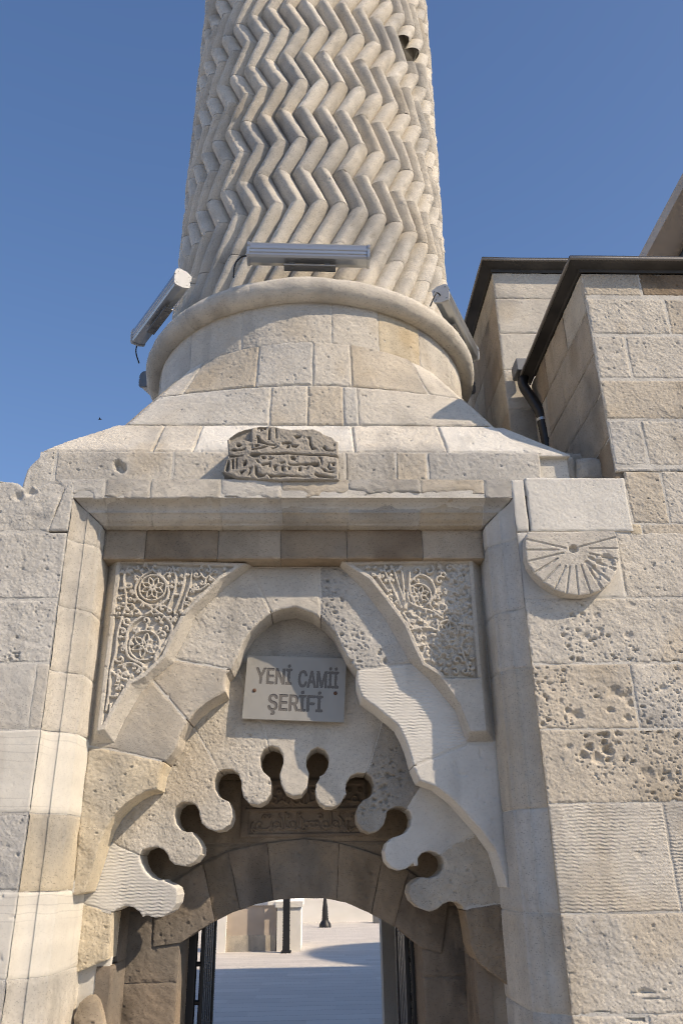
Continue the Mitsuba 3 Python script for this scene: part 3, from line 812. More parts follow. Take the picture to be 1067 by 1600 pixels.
for q in split(ringp, RJ, YP3):
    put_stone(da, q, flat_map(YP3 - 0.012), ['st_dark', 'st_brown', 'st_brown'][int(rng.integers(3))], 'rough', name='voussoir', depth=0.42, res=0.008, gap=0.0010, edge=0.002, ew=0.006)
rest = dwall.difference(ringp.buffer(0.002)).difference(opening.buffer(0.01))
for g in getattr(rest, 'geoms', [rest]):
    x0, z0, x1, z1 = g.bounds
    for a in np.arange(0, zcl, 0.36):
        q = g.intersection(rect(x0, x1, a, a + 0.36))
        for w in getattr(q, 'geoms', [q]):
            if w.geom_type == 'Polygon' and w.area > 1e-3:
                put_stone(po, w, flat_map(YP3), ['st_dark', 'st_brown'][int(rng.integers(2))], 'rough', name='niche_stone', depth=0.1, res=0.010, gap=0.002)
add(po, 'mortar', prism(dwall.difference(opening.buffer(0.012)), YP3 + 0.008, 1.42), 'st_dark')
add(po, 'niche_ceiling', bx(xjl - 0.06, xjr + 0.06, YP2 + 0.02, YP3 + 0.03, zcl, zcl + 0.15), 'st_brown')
# reveals of the niche, in courses, above and below the impost
for xj, sg in ((xjl, 1), (xjr, -1)):
    zz = 0.0
    i = 0
    while zz < zcl:
        h = [0.42, 0.36, 0.40, 0.38, 0.40, 0.42, 0.45][i]
        if zz < ZIMP - 0.01 and i == 3:
            h = ZIMP - zz
        q = rect(YPI - 0.008, 1.0, zz, min(zz + h, ZIMP)) if sg > 0 else rect(-1.0, -YPI + 0.008, zz, min(zz + h, ZIMP))
        if zz >= ZIMP - 0.01:
            q = rect(YP2 + 0.2, 1.0, zz, zz + h) if sg > 0 else rect(-1.0, -YP2 - 0.2, zz, zz + h)
        wm = (lambda s, t, hh, xj=xj: np.c_[xj + hh, s, t]) if sg > 0 else (lambda s, t, hh, xj=xj: np.c_[xj - hh, -s, t])
        put_stone(po, q, wm, 'st_dark', 'rough', name='reveal_stone', depth=0.08, res=0.012, gap=0.002)  # dark stone colour stands in for the shade on these reveals
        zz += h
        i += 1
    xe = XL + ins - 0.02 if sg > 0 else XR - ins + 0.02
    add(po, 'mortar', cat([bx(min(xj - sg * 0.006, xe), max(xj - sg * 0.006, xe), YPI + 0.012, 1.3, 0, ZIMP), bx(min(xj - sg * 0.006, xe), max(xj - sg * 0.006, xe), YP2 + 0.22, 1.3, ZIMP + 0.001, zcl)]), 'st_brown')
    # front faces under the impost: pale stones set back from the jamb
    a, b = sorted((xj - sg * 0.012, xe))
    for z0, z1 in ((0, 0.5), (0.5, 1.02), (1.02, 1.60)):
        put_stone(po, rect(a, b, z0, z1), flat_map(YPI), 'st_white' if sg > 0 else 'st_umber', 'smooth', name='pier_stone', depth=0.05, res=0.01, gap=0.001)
# a rounded stone leaning out of the left pier, at the bottom of the picture
bc = pix(135, 1600, 0.37)
rp = Polygon(PX([(112, 1640), (113, 1590), (122, 1568), (134, 1558), (144, 1557), (152, 1566), (158, 1585), (163, 1615), (164, 1640)], 0.56))
put_stone(po, Polygon([(min(p[0] for p in rp.exterior.coords), 0.9)] + list(rp.exterior.coords)[0:-1] + [(max(p[0] for p in rp.exterior.coords), 0.9)]).buffer(0), flat_map(0.56), 'st_umber', 'rough', name='corner_stone', depth=0.09, res=0.008, edge=0.02, ew=0.05)

# inscription under the teeth: two rows of raised strokes in shallow frames


def script_lines(x0, x1, z0, z1, seed, w=0.006):
    """Rows of joined, rising and looping strokes that follow the rhythm of the carved script."""
    g = np.random.default_rng(seed)
    H = z1 - z0
    out = []
    x = x1
    base = z0 + H * 0.22
    pts = [(x, base)]
    while x > x0 + 0.02:
        d = g.uniform(0.020, 0.034)
        k = g.integers(5)
        if k == 0:
            out.append((np.array([(x - d * 0.4, base), (x - d * 0.4 + 0.004, z1 - H * 0.08)]), w))
        elif k == 1:
            out.append((arc(x - d * 0.5, base + H * 0.16, H * 0.13, 0, 330), w))
        elif k == 2:
            out.append((spline([(x, base), (x - d * 0.4, base - H * 0.16), (x - d, base + 0.0), (x - d * 0.7, base + H * 0.3)]), w))
        elif k == 3:
            out.append((spline([(x - d * 0.2, base), (x - d * 0.3, z0 + H * 0.6), (x - d * 0.9, z0 + H * 0.75), (x - d * 0.6, z1 - H * 0.1)]), w))
        else:
            out.append((arc(x - d * 0.5, z1 - H * 0.25, H * 0.08, 0, 360, 12), w * 0.9))
        x -= d
        pts.append((x, base + g.uniform(-0.1, 0.12) * H))
    out.append((spline(pts), w))
    return out


def inscription(parent, name, poly, Y, lines, frames, bs, depth=0.03, res=0.004, dig=0.010, finish='smooth', label=None, **k):
    fr = unary_union(frames)

    def ex(s, t, dist):
        inn = shapely.contains_xy(fr, s, t)
        return np.where(inn, -dig * (1 - band_height(lines, s, t)), 0)
    _sn[0] += 1
    m = slab(poly, flat_map(Y), depth=depth, res=res, hf=relief(finish, _sn[0], 0.8), seed=_sn[0], extra=ex, **k)
    return add(parent, name, m, bs, smooth=True, label=label)


def pbox(u0, u1, v0, v1, Y, a=460):
    return rect(X_(u0, (v0 + v1) / 2, Y), X_(u1, (v0 + v1) / 2, Y), Z_(v1, Y, a), Z_(v0, Y, a))


YI = YP3 - 0.012
fr1, fr2 = pbox(388, 562, 1268, 1303, YI), pbox(384, 566, 1228, 1263, YI)
inscription(po, 'inscription_panel', pbox(376, 574, 1218, 1309, YI), YI, script_lines(*[fr1.bounds[i] for i in (0, 2, 1, 3)], 5) + script_lines(*[fr2.bounds[i] for i in (0, 2, 1, 3)], 9), [fr1, fr2], 'st_dark', label='dark panel with two lines of carved script', wob=0, edge=0.004)

# ------------------------------------------------------------------ passage under the minaret, gates
pg = thing('passage', 'dark vaulted passage behind the doorway leading to the courtyard', 'passage')
xp = 0.98
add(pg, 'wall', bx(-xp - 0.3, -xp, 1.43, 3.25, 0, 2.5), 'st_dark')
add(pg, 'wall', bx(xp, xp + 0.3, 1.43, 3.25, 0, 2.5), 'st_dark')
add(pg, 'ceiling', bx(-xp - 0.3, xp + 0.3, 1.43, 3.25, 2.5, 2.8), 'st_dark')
xq = X_(597, 1520, 3.1)
add(pg, 'pier', bx(xq, xp - 0.003, 3.0, 3.25, 0, 2.497), 'st_white', label='pale grey pier at the courtyard end')


def gate(side, label):
    k = thing('gate_leaf', label, 'gate')
    sg = -1 if side == 'left' else 1
    if sg < 0:
        xa, xb = X_(281, 1520, 1.46), X_(305, 1540, 1.46)
        xc, xd = X_(311, 1540, 1.52), X_(318, 1540, 1.52)
    else:
        xa, xb = X_(657, 1520, 1.46), X_(643, 1540, 1.46)
        xc, xd = X_(641, 1540, 1.52), X_(634, 1540, 1.52)
    a, b = sorted((xa - (-sg) * 0.03, xb))
    add(k, 'post', rbx(a, b, 1.43, 1.50, 0, 1.84, 0.006), 'black')
    a, b = sorted((xc, xd))
    add(k, 'stile', rbx(a, b, 1.50, 1.56, 0.03, 1.86, 0.006), 'black')
    add(k, 'stile', rbx(a, b, 2.10, 2.16, 0.03, 1.86, 0.006), 'black')
    m = (a + b) / 2
    for z in (0.06, 0.95, 1.80):
        add(k, 'rail', rbx(m - 0.011, m + 0.011, 1.56, 2.10, z, z + 0.05, 0.005), 'black')
    for y in (1.66, 1.77, 1.88, 1.99):
        add(k, 'bar', rbx(m - 0.008, m + 0.008, y - 0.035, y + 0.035, 0.09, 1.82, 0.003), 'black')
    for z in (0.5, Z_(1567, 1.5, 305), Z_(1507, 1.5, 305)):
        h0, h1 = sorted((xb - sg * -0.01, xc + sg * -0.01))
        add(k, 'hinge', tube([(h0, 1.49, z), (h1, 1.49, z)], 0.014, 8), 'black')
    return k


gate('left', 'black iron gate leaf swung open at the left jamb of the doorway')
gate('right', 'black iron gate leaf swung open at the right jamb of the doorway')

# ------------------------------------------------------------------ marble name plaque
YQ = YP2 - 0.065
pq = thing('name_plaque', 'pale stone plaque lettered YENİ CAMİİ ŞERİFİ under the arch point', 'plaque')
c4 = np.array(PX([(378, 1123), (537, 1129), (541.5, 1029), (387, 1024)], YQ))
pm = prism(Polygon(c4).buffer(-0.002).buffer(0.002), YQ, YQ + 0.028)
o = c4[0]
ex_, ez_ = (c4[1] - c4[0]), (c4[3] - c4[0])
wq, hq = np.hypot(*ex_), np.hypot(*ez_)
ux = ex_ / wq
uz = np.array([-ux[1], ux[0]])


def line_of(text, u0, u1, v0, v1, d0, d1):
    """Lettering on the plaque between its own u (0..1 across) and v (0..1 up), from depth d0 to d1 behind the face."""
    m = meshkit.text_mesh(text, 1.0, 1.0, bold=True)
    lo, hi = m.bounds
    v = m.vertices.copy()
    su, sv = (u1 - u0) * wq / (hi[0] - lo[0]), (v1 - v0) * hq / 1.0
    x = u0 * wq + (v[:, 0] - lo[0]) * su
    z = v0 * hq + v[:, 1] * sv
    w = o + np.outer(x, ux) + np.outer(z, uz)
    f = np.where(v[:, 2] > 0.5, d0, d1)
    m = trimesh.Trimesh(np.c_[w[:, 0], YQ + f, w[:, 1]], m.faces, process=True)
    b = m.copy()
    b.apply_translation((0.0045, 0.0001, 0.001))
    return cat([m, b])


try:
    cut = m3.Manifold(m3.Mesh(pm.vertices.astype(np.float32), pm.faces.astype(np.uint32)))
    for tx, u0, u1, v0, v1 in (('YENİ', 0.10, 0.46, 0.555, 0.80), ('CAMİİ', 0.53, 0.93, 0.525, 0.78), ('ŞERİFİ', 0.24, 0.78, 0.145, 0.39)):
        t = line_of(tx, u0, u1, v0, v1, -0.01, 0.004)
        for p_ in t.split(only_watertight=False):
            mm = m3.Manifold(m3.Mesh(p_.vertices.astype(np.float32), p_.faces.astype(np.uint32)))
            if mm.volume() < 0:
                mm = m3.Manifold(m3.Mesh(p_.vertices.astype(np.float32), p_.faces[:, ::-1].astype(np.uint32)))
            if mm.status() == m3.Error.NoError:
                cut = cut - mm
    cm = cut.to_mesh()
    slabm = trimesh.Trimesh(cm.vert_properties[:, :3], cm.tri_verts, process=False)
except Exception as e:
    print('plaque', e)
    slabm = pm
add(pq, 'slab', slabm, 'plaque')
add(pq, 'lettering', cat([line_of(tx, u0, u1, v0, v1, 0.0032, 0.0036) for tx, u0, u1, v0, v1 in (('YENİ', 0.10, 0.46, 0.555, 0.80), ('CAMİİ', 0.53, 0.93, 0.525, 0.78), ('ŞERİFİ', 0.24, 0.78, 0.145, 0.39))]), 'letters')
for u, v in ((397.5, 1079), (524, 1083.5)):
    p = pix(u, v, YQ - 0.002)
    s_ = trimesh.creation.icosphere(2, 0.011)
    s_.vertices[:, 1] *= 0.45
    s_.apply_translation(p)
    add(pq, 'screw', s_, 'rust', smooth=True)
    add(pq, 'spacer', tube([(p[0], YQ + 0.027, p[2]), (p[0], YP2 + 0.004, p[2])], 0.012, 8), 'rust')

# ------------------------------------------------------------------ sundial
YD = -0.085
sd_px = zc([(100, 42), (88, 75), (86, 120), (88, 190), (105, 250), (140, 302), (200, 362), (270, 405), (340, 428), (420, 437), (490, 430), (560, 405), (620, 355), (652, 290), (664, 240), (668, 190), (664, 120), (655, 80), (640, 40)], 3.996, 800, 820)
SDL = [[(90, 90), (335, 145)], [(88, 157), (290, 155)], [(105, 228), (320, 175)], [(145, 297), (285, 210)], [(195, 355), (300, 250)], [(265, 402), (335, 255)], [(340, 428), (360, 260)], [(415, 435), (397, 258)], [(492, 428), (430, 250)], [(560, 400), (460, 235)], [(600, 345), (470, 232)], [(655, 285), (480, 205)], [(665, 215), (485, 180)], [(665, 147), (485, 147)], [(645, 78), (415, 140)]]
sdl = [(np.array(PX(zc(l, 3.996, 800, 820), YD)), 0.0045 if i not in (9, 10, 11) else 0.010) for i, l in enumerate(SDL)]
hub = PX(zc([(383, 150)], 3.996, 800, 820), YD)[0]


def sd_ex(s, t, dist):
    g = -0.008 * band_height(sdl, s, t)
    r = np.hypot(s - hub[0], t - hub[1])
    P = np.c_[s, t, np.zeros_like(s)]
    g = g - 0.03 * np.clip((0.024 - r + 0.012 * (nfbm(P * 40, 2) - 0.5)) / 0.008, 0, 1)
    er = np.clip((s - hub[0]) / 0.12, 0, 1) * np.clip((hub[1] - t) / 0.05, 0, 1)
    return g - 0.012 * er * np.clip((nfbm(P * 24, 3, 4) - 0.5) / 0.15, 0, 1)


_sn[0] += 1
single('sundial', slab(Polygon(PX(sd_px, YD)), flat_map(YD), depth=0.083, res=0.004, hf=relief('rough', _sn[0], 0.35), extra=sd_ex, edge=0.004, ew=0.01, gap=0, wob=0.001, seed=_sn[0]), 'st_cream', 'half-round stone sundial with radiating grooves on the right wall', 'sundial', smooth=True)

# ------------------------------------------------------------------ weathered calligraphy stone standing on the ledge
YC = -0.02
CS = (4.85, 340, 650)
c_px = zc([(72, 180), (95, 155), (165, 112), (270, 80), (330, 72), (425, 72), (470, 85), (560, 100), (720, 92), (790, 120), (870, 145), (915, 195), (918, 300), (922, 480), (500, 488), (150, 470), (90, 450), (38, 420), (60, 330), (80, 290)], *CS)
CV1 = [[(130, 280), (200, 240), (330, 170), (440, 130), (520, 100), (510, 340), (420, 320), (360, 300), (250, 330), (180, 350), (140, 370)], [(250, 390), (300, 370), (350, 400), (310, 425), (260, 420)], [(150, 490), (200, 455), (280, 475), (380, 455), (420, 440), (400, 475), (250, 500), (150, 500)], [(560, 400), (600, 385), (650, 410), (610, 425), (550, 430)],
       [(590, 230), (640, 250), (670, 310), (740, 350), (800, 380), (900, 385), (930, 370), (900, 405), (760, 400), (690, 375), (600, 355)], [(600, 100), (760, 80), (770, 110), (740, 150), (690, 120), (700, 160), (660, 170), (640, 120), (610, 150)], [(785, 140), (825, 110), (828, 310), (775, 315)], [(903, 110), (932, 120), (937, 280), (908, 285)], [(830, 450), (900, 425), (960, 410), (920, 445), (850, 465)],
       [(500, 455), (640, 445), (760, 415), (790, 425), (700, 455), (600, 475), (510, 478)], [(140, 560), (300, 570), (380, 550), (360, 580), (200, 600), (130, 600)], [(470, 560), (540, 530), (700, 540), (900, 530), (1067, 518), (1067, 558), (900, 568), (700, 560), (650, 570), (620, 605), (560, 605), (480, 580)],
       [(60, 800), (80, 740), (120, 650), (150, 690), (130, 830), (90, 840)], [(172, 640), (212, 620), (217, 800), (182, 790)], [(243, 620), (278, 600), (268, 790), (243, 800)], [(360, 700), (420, 640), (440, 690), (410, 750), (365, 750)], [(310, 830), (420, 810), (350, 880), (320, 900)], [(430, 900), (480, 800), (460, 770), (540, 770), (500, 800), (500, 860), (440, 915)],
       [(560, 740), (610, 770), (620, 850), (700, 890), (780, 870), (720, 925), (610, 935), (560, 880)], [(670, 590), (720, 580), (760, 620), (730, 640), (690, 630)], [(770, 622), (890, 612), (850, 638), (790, 642)], [(580, 650), (610, 630), (650, 690), (620, 700)], [(660, 720), (800, 690), (830, 680), (830, 760), (790, 770), (800, 720), (690, 755)], [(860, 740), (960, 740), (920, 780), (930, 830), (890, 820)],
       [(1000, 760), (1040, 740), (1060, 820), (1010, 830)], [(770, 880), (900, 900), (1067, 893), (1067, 930), (900, 938), (820, 948)], [(690, 960), (800, 982), (900, 968), (800, 998), (720, 992)], [(980, 690), (1067, 678), (1067, 702), (990, 712)]]
CV2 = [[(190, 240), (250, 225), (330, 240), (310, 275), (240, 290)], [(0, 355), (100, 340), (160, 350), (180, 395), (250, 400), (310, 380), (240, 440), (170, 430), (150, 380), (100, 368), (0, 388)], [(400, 260), (480, 250), (490, 350), (520, 420), (600, 460), (490, 475), (455, 380), (445, 290)], [(60, 440), (100, 390), (140, 410), (120, 440), (90, 450)],
       [(670, 430), (720, 410), (760, 470), (830, 490), (920, 470), (850, 508), (740, 492), (690, 460)], [(858, 370), (892, 370), (887, 412), (862, 412)], [(0, 518), (200, 530), (540, 545), (720, 545), (880, 565), (962, 580), (962, 800), (940, 790), (935, 605), (850, 592), (760, 578), (560, 572), (300, 562), (0, 557)], [(135, 590), (200, 570), (240, 620), (220, 660), (150, 640)], [(243, 568), (278, 573), (266, 608)],
       [(570, 570), (660, 600), (680, 700), (660, 740), (640, 640), (600, 590)], [(90, 700), (200, 720), (330, 700), (620, 690), (630, 750), (540, 760), (500, 735), (400, 740), (330, 732), (200, 747), (140, 742)], [(100, 760), (150, 780), (130, 830), (105, 810)], [(270, 780), (320, 750), (330, 830), (275, 830)], [(388, 802), (440, 757), (455, 775), (412, 805)], [(0, 770), (30, 800), (30, 840), (0, 840)],
       [(530, 890), (560, 850), (600, 880), (800, 920), (930, 930), (850, 958), (600, 932)], [(640, 778), (720, 788), (760, 838), (880, 838), (850, 862), (720, 852)], [(748, 760), (780, 698), (803, 688), (792, 770), (850, 808), (800, 818)], [(820, 700), (890, 688), (892, 742), (850, 752)], [(0, 893), (200, 908), (450, 922), (475, 942), (200, 933), (0, 923)], [(942, 840), (963, 840), (958, 952), (942, 952)]]
cav = unary_union([Polygon(PX(zc(l, 10.67, 345, 658), YC)).buffer(0) for l in CV1] + [Polygon(PX(zc(l, 10.67, 440, 658), YC)).buffer(0) for l in CV2]).buffer(-0.0015)
cavb = cKDTree(np.vstack([np.array(shapely.segmentize(g.exterior, 0.002).coords) for g in cav.geoms]))
weather = Polygon(PX(zc([(640, 130), (730, 170), (880, 210), (950, 330), (800, 330), (700, 250)], 10.67, 440, 658), YC))


def calli_ex(s, t, dist):
    inn = shapely.contains_xy(cav, s, t)
    d = cavb.query(np.c_[s, t], workers=-1)[0]
    P = np.c_[s, t, np.zeros_like(s)]
    g = np.where(inn, -0.030 * np.clip(d / 0.006 + 0.2, 0, 1), -0.007 * np.clip(1 - d / 0.009, 0, 1) ** 2)
    return g - 0.014 * shapely.contains_xy(weather, s, t) + 0.012 * (nfbm(P * 22, 3, 8) - 0.5)


cpoly = Polygon(PX(c_px, YC)).buffer(0)
_sn[0] += 1
scene['calligraphy_stone'] = mikit.ply(slab(cpoly, flat_map(YC), depth=0.165, res=0.0032, hf=relief('rough', _sn[0], 0.8), seed=_sn[0], extra=calli_ex, edge=0.010, gap=0, wob=0.004), 'st_relic', smooth=True)
labels['calligraphy_stone'] = {'label': 'dark weathered block carved with script standing on the ledge above the portal', 'category': 'carved stone'}

# ------------------------------------------------------------------ minaret
mn = thing('minaret', 'pale stone minaret with zigzag ribbed shaft rising above the portal', 'minaret')
AX, AY = 0.085, 1.80            # its axis
YB = 0.16                       # front plane of its foot
S1, S2 = 1.33, AY - YB          # half sides of the square above and below the sloping course
zA0, zA1 = ZTOP - 0.02, Z_(705, YB)
zB1 = Z_(664, AY - S1)
zC1, zD1 = Z_(600, AY - S1), 5.46
RD = 1.305
mb = mn + '__base'
# solid core of the foot
ring0 = [(-S2 + 0.02, -S2 + 0.012), (S2, -S2 + 0.012), (S2, S2), (-S2 + 0.02, S2)]
core = m3.Manifold.batch_hull([m3.Manifold.cube((2 * S2 - 0.02, 2 * S2 - 0.02, 0.01), True).translate((AX, AY, zA1 - 0.02)), m3.Manifold.cube((2 * S1 - 0.03, 2 * S1 - 0.03, 0.01), True).translate((AX, AY, zB1 - 0.012))]).to_mesh()
lowc = cat([bx(AX - S2 + 0.02, AX + S2 - 0.02, YB + 0.045, AY + S2, ZTOP - 0.09, zA1 - 0.02), bx(AX - S2 + 0.02, AX + S2 - 0.02, 0.96, AY + S2, 2.82, ZTOP - 0.091)])
xa = [X_(u, 726, YB) for u in (44, 86, 270, 540, 618, 668, 845)]
ma = ['st_grey', 'st_cream', 'st_cream', 'st_cream', 'st_tan', 'st_grey']
for i in range(6):
    q = rect(xa[i], xa[i + 1], zA0 - 0.1, zA1)
    if i == 0:
        q = Polygon([(X_(30, 748, YB), zA0 - 0.1), (xa[1], zA0 - 0.1), (xa[1], zA1 + 0.01), (X_(78, 705, YB), zA1), (X_(62, 709, YB), zA1 - 0.03), (X_(42, 730, YB), zA1 - 0.13)])
    put_stone(mb, q, flat_map(YB), ma[i], 'rough', jt='rowA', depth=0.3, res=0.007, edge=0.012 if i == 0 else 0.008)


# sloping course: a height between the two squares for each t
def slope_map(s, t, h):
    k = np.clip((t - zA1) / (zB1 - zA1), -0.2, 1.2)
    y = YB + (AY - S1 - YB) * k
    n = np.array([0, -(zB1 - zA1), (AY - S1 - YB)])
    n = n / np.linalg.norm(n)
    return np.c_[s, y + h * n[1], t + h * n[2]]


def xs_at(u, v0=684):
    return X_(u, v0, (YB + AY - S1) / 2)


xb = [None, xs_at(248), xs_at(309), xs_at(552), xs_at(691), None]
bl = [(X_(66, 706, YB), zA1), (X_(100, 692, YB + 0.1), zA1 + 0.33 * (zB1 - zA1)), (X_(184, 664, AY - S1), zB1)]
br = [(X_(770, 672, AY - S1), zB1), (X_(800, 690, YB + 0.15), zA1 + 0.45 * (zB1 - zA1)), (X_(848, 708, YB), zA1)]
for i in range(5):
    if i == 0:
        q = Polygon(bl + [(xb[1], zB1), (xb[1], zA1)])
    elif i == 4:
        q = Polygon([(xb[4], zA1), (xb[4], zB1)] + br)
    else:
        q = rect(xb[i], xb[i + 1], zA1, zB1)
    put_stone(mb, q, slope_map, ['st_cream', 'st_cream', 'st_white', 'st_cream', 'st_white'][i], 'rough', depth=0.08, res=0.007, edge=0.012)


# square turning to round: plan radius at azimuth a (0 = towards the portal) and height t
def plan_r(a, t):
    k = np.clip((t - zB1) / (zD1 - zB1), 0, 1)
    sq = np.minimum(S1 / np.maximum(np.abs(np.cos(a)), np.abs(np.sin(a))), 1.80)
    return sq * (1 - k) + RD * k


def loft_map(s, t, h):
    a = s / 1.4
    r = plan_r(a, t) + h
    return np.c_[AX + r * np.sin(a), AY - r * np.cos(a), t]


ua, ut = np.meshgrid(np.linspace(-np.pi, np.pi, 181), np.linspace(zB1 - 0.02, zD1, 12), indexing='ij')


def plan_any(a, t):
    a4 = (a + np.pi / 4) % (np.pi / 2) - np.pi / 4
    return plan_r(a4, t)


ur = plan_any(ua, ut) - 0.010
UV = np.stack([AX + ur * np.sin(ua), AY - ur * np.cos(ua), ut], -1).reshape(-1, 3)
ii, jj = np.meshgrid(np.arange(180), np.arange(11), indexing='ij')
uq = np.stack([ii * 12 + jj, (ii + 1) * 12 + jj, (ii + 1) * 12 + jj + 1, ii * 12 + jj + 1], -1).reshape(-1, 4)
mortar_bed(mb, 'rowA', YB + 0.004, YB + 0.05, rect(xa[1] - 0.1, xa[-1] - 0.02, zA0, zA1 - 0.005))
add(mb, 'mortar', cat([trimesh.Trimesh(core.vert_properties[:, :3], core.tri_verts, process=False), lowc, trimesh.Trimesh(UV, np.vstack([uq[:, [0, 1, 2]], uq[:, [0, 2, 3]]]), process=False)]), 'mortar')


def az_of(u, v, R):
    """Arc position of a joint seen at a pixel, on the cylinder of radius R about the minaret's axis."""
    d = CF + CR * (u - 533.5) / FOC + CU * (800.0 - v) / FOC
    o = CAM[:2] - np.array([AX, AY])
    a, b, c = d[0] ** 2 + d[1] ** 2, 2 * (o @ d[:2]), o @ o - R * R
    t = (-b - math.sqrt(max(b * b - 4 * a * c, 0))) / (2 * a)
    q = o + d[:2] * t
    return math.atan2(q[0], -q[1]), CAM[2] + t * d[2]


for (z0, z1, us, v, ms) in [(zB1, zC1, (271, 423, 481, 536, 558, 690), 630, ['st_tan', 'st_grey', 'st_cream', 'st_tan', 'st_grey', 'st_cream']), (zC1, zD1, (315, 402, 489, 549, 646), 570, ['st_tan', 'st_cream', 'st_tan', 'st_grey', 'st_cream'])]:
    A = [az_of(u, v, 1.33)[0] * 1.4 for u in us]
    A = [-1.9, -1.08] + [a for a in A if a > -1.0] + [1.12, 1.9]
    for i in range(len(A) - 1):
        put_stone(mb, rect(A[i], A[i + 1], z0, z1), loft_map, ms[i % len(ms)], 'rough', depth=0.06, res=0.008, edge=0.008, label=None)
# drum
dm = mn + '__drum'
zE1 = 5.84


def drum_map(s, t, h):
    r = RD + h
    return np.c_[AX + r * np.sin(s / RD), AY - r * np.cos(s / RD), t]


A = [az_of(u, 520, RD)[0] * RD for u in (300, 378, 518, 591, 654, 699)]
A = [-2.3, -1.6] + A + [1.35, 1.8, 2.4]
dmats = ['st_cream', 'st_grey', 'st_cream', 'st_cream', 'st_cream', 'st_yellow', 'st_cream', 'st_tan', 'st_cream', 'st_grey']
for i in range(len(A) - 1):
    put_stone(dm, rect(A[i], A[i + 1], zD1 - 0.02, zE1), drum_map, dmats[i % len(dmats)], 'rough', depth=0.06, res=0.009, gap=0.003)
add(dm, 'mortar', trimesh.creation.cylinder(RD - 0.006, 0.7, sections=128, transform=trimesh.transformations.translation_matrix((AX, AY, 5.55))), 'mortar')

# ring moulding in segments
rg = mn + '__ring'
prof = [(1.27, 5.79)] + [(1.335 + 0.093 * math.cos(a), 5.89 + 0.095 * math.sin(a)) for a in np.radians(np.linspace(-115, 100, 15))] + [(1.285, 6.0), (1.24, 6.03), (1.2, 6.03)]
prof = np.array(prof)
ns = 15
for k in range(ns):
    a0, a1 = 2 * np.pi * k / ns + 0.1, 2 * np.pi * (k + 1) / ns + 0.1
    aa = np.linspace(a0, a1, 44)
    P = np.array([[(AX + r * math.sin(a), AY - r * math.cos(a), z) for r, z in prof] for a in aa])
    nn = nfbm(P.reshape(-1, 3) * 7, 3) - 0.5
    n2 = nfbm(P.reshape(-1, 3) * 28, 3, 5) - 0.5
    R = np.tile(prof[:, 0], len(aa)) + 0.016 * nn + 0.010 * n2
    az = np.repeat(aa, len(prof))
    endf = np.minimum(np.abs(az - a0), np.abs(az - a1))
    R = R - 0.003 * np.clip(1 - endf / 0.006, 0, 1)
    V = np.c_[AX + R * np.sin(az), AY - R * np.cos(az), np.tile(prof[:, 1], len(aa)) + 0.012 * nn]
    m = len(prof)
    i, j = np.meshgrid(np.arange(len(aa) - 1), np.arange(m - 1), indexing='ij')
    q = np.stack([i * m + j, (i + 1) * m + j, (i + 1) * m + j + 1, i * m + j + 1], -1).reshape(-1, 4)
    q = q if True else q
    add(rg, 'stone', trimesh.Trimesh(V, np.vstack([q[:, [0, 1, 2]], q[:, [0, 2, 3]]]), process=False), ['st_cream', 'st_rib', 'st_cream', 'st_tan'][k % 4 if k % 4 != 3 else 0], smooth=True)
add(rg, 'mortar', trimesh.creation.cylinder(1.26, 0.24, sections=96, transform=trimesh.transformations.translation_matrix((AX, AY, 5.90))), 'mortar')

# zigzag ribs: each stone of a rib is one straight run between two turns
sh = mn + '__shaft'
NR, HP, ROUT, RIN = 44, 0.350, 1.254, 1.158
zt0 = 6.87                      # the lowest turn to the right
AMP = 0.065                     # half swing, radians
hs = 2 * np.pi / NR


def swing(z):
    z = np.asarray(z, float)
    k = (z - zt0) / HP
    up = np.abs((k % 2.0) - 1.0) * 2 - 1      # +1 at zt0 (right), -1 one run higher (left)
    low = 1 + 2 * k
    return AMP * np.where(k >= 0, up, low)


a_ref, _ = az_of(449.6, 258, ROUT)
TH0 = a_ref + AMP + hs / 2
LEAN = 0.012                    # the shaft leans a little
cc = np.linspace(-1, 1, 13)
bumpc = np.maximum(1 - np.abs(cc) ** 1.75, 0) ** 0.75
runs = [(5.99, 6.45), (6.45, zt0)] + [(zt0 + i * HP, zt0 + (i + 1) * HP) for i in range(23)]
win_a, win_z = az_of(645, 90, 1.25)
rest_v, rest_f, ro = [], [], 0


def rib_mesh(V, Fq):
    m = trimesh.Trimesh(V, Fq, process=False)
    m.remove_unreferenced_vertices()
    return m


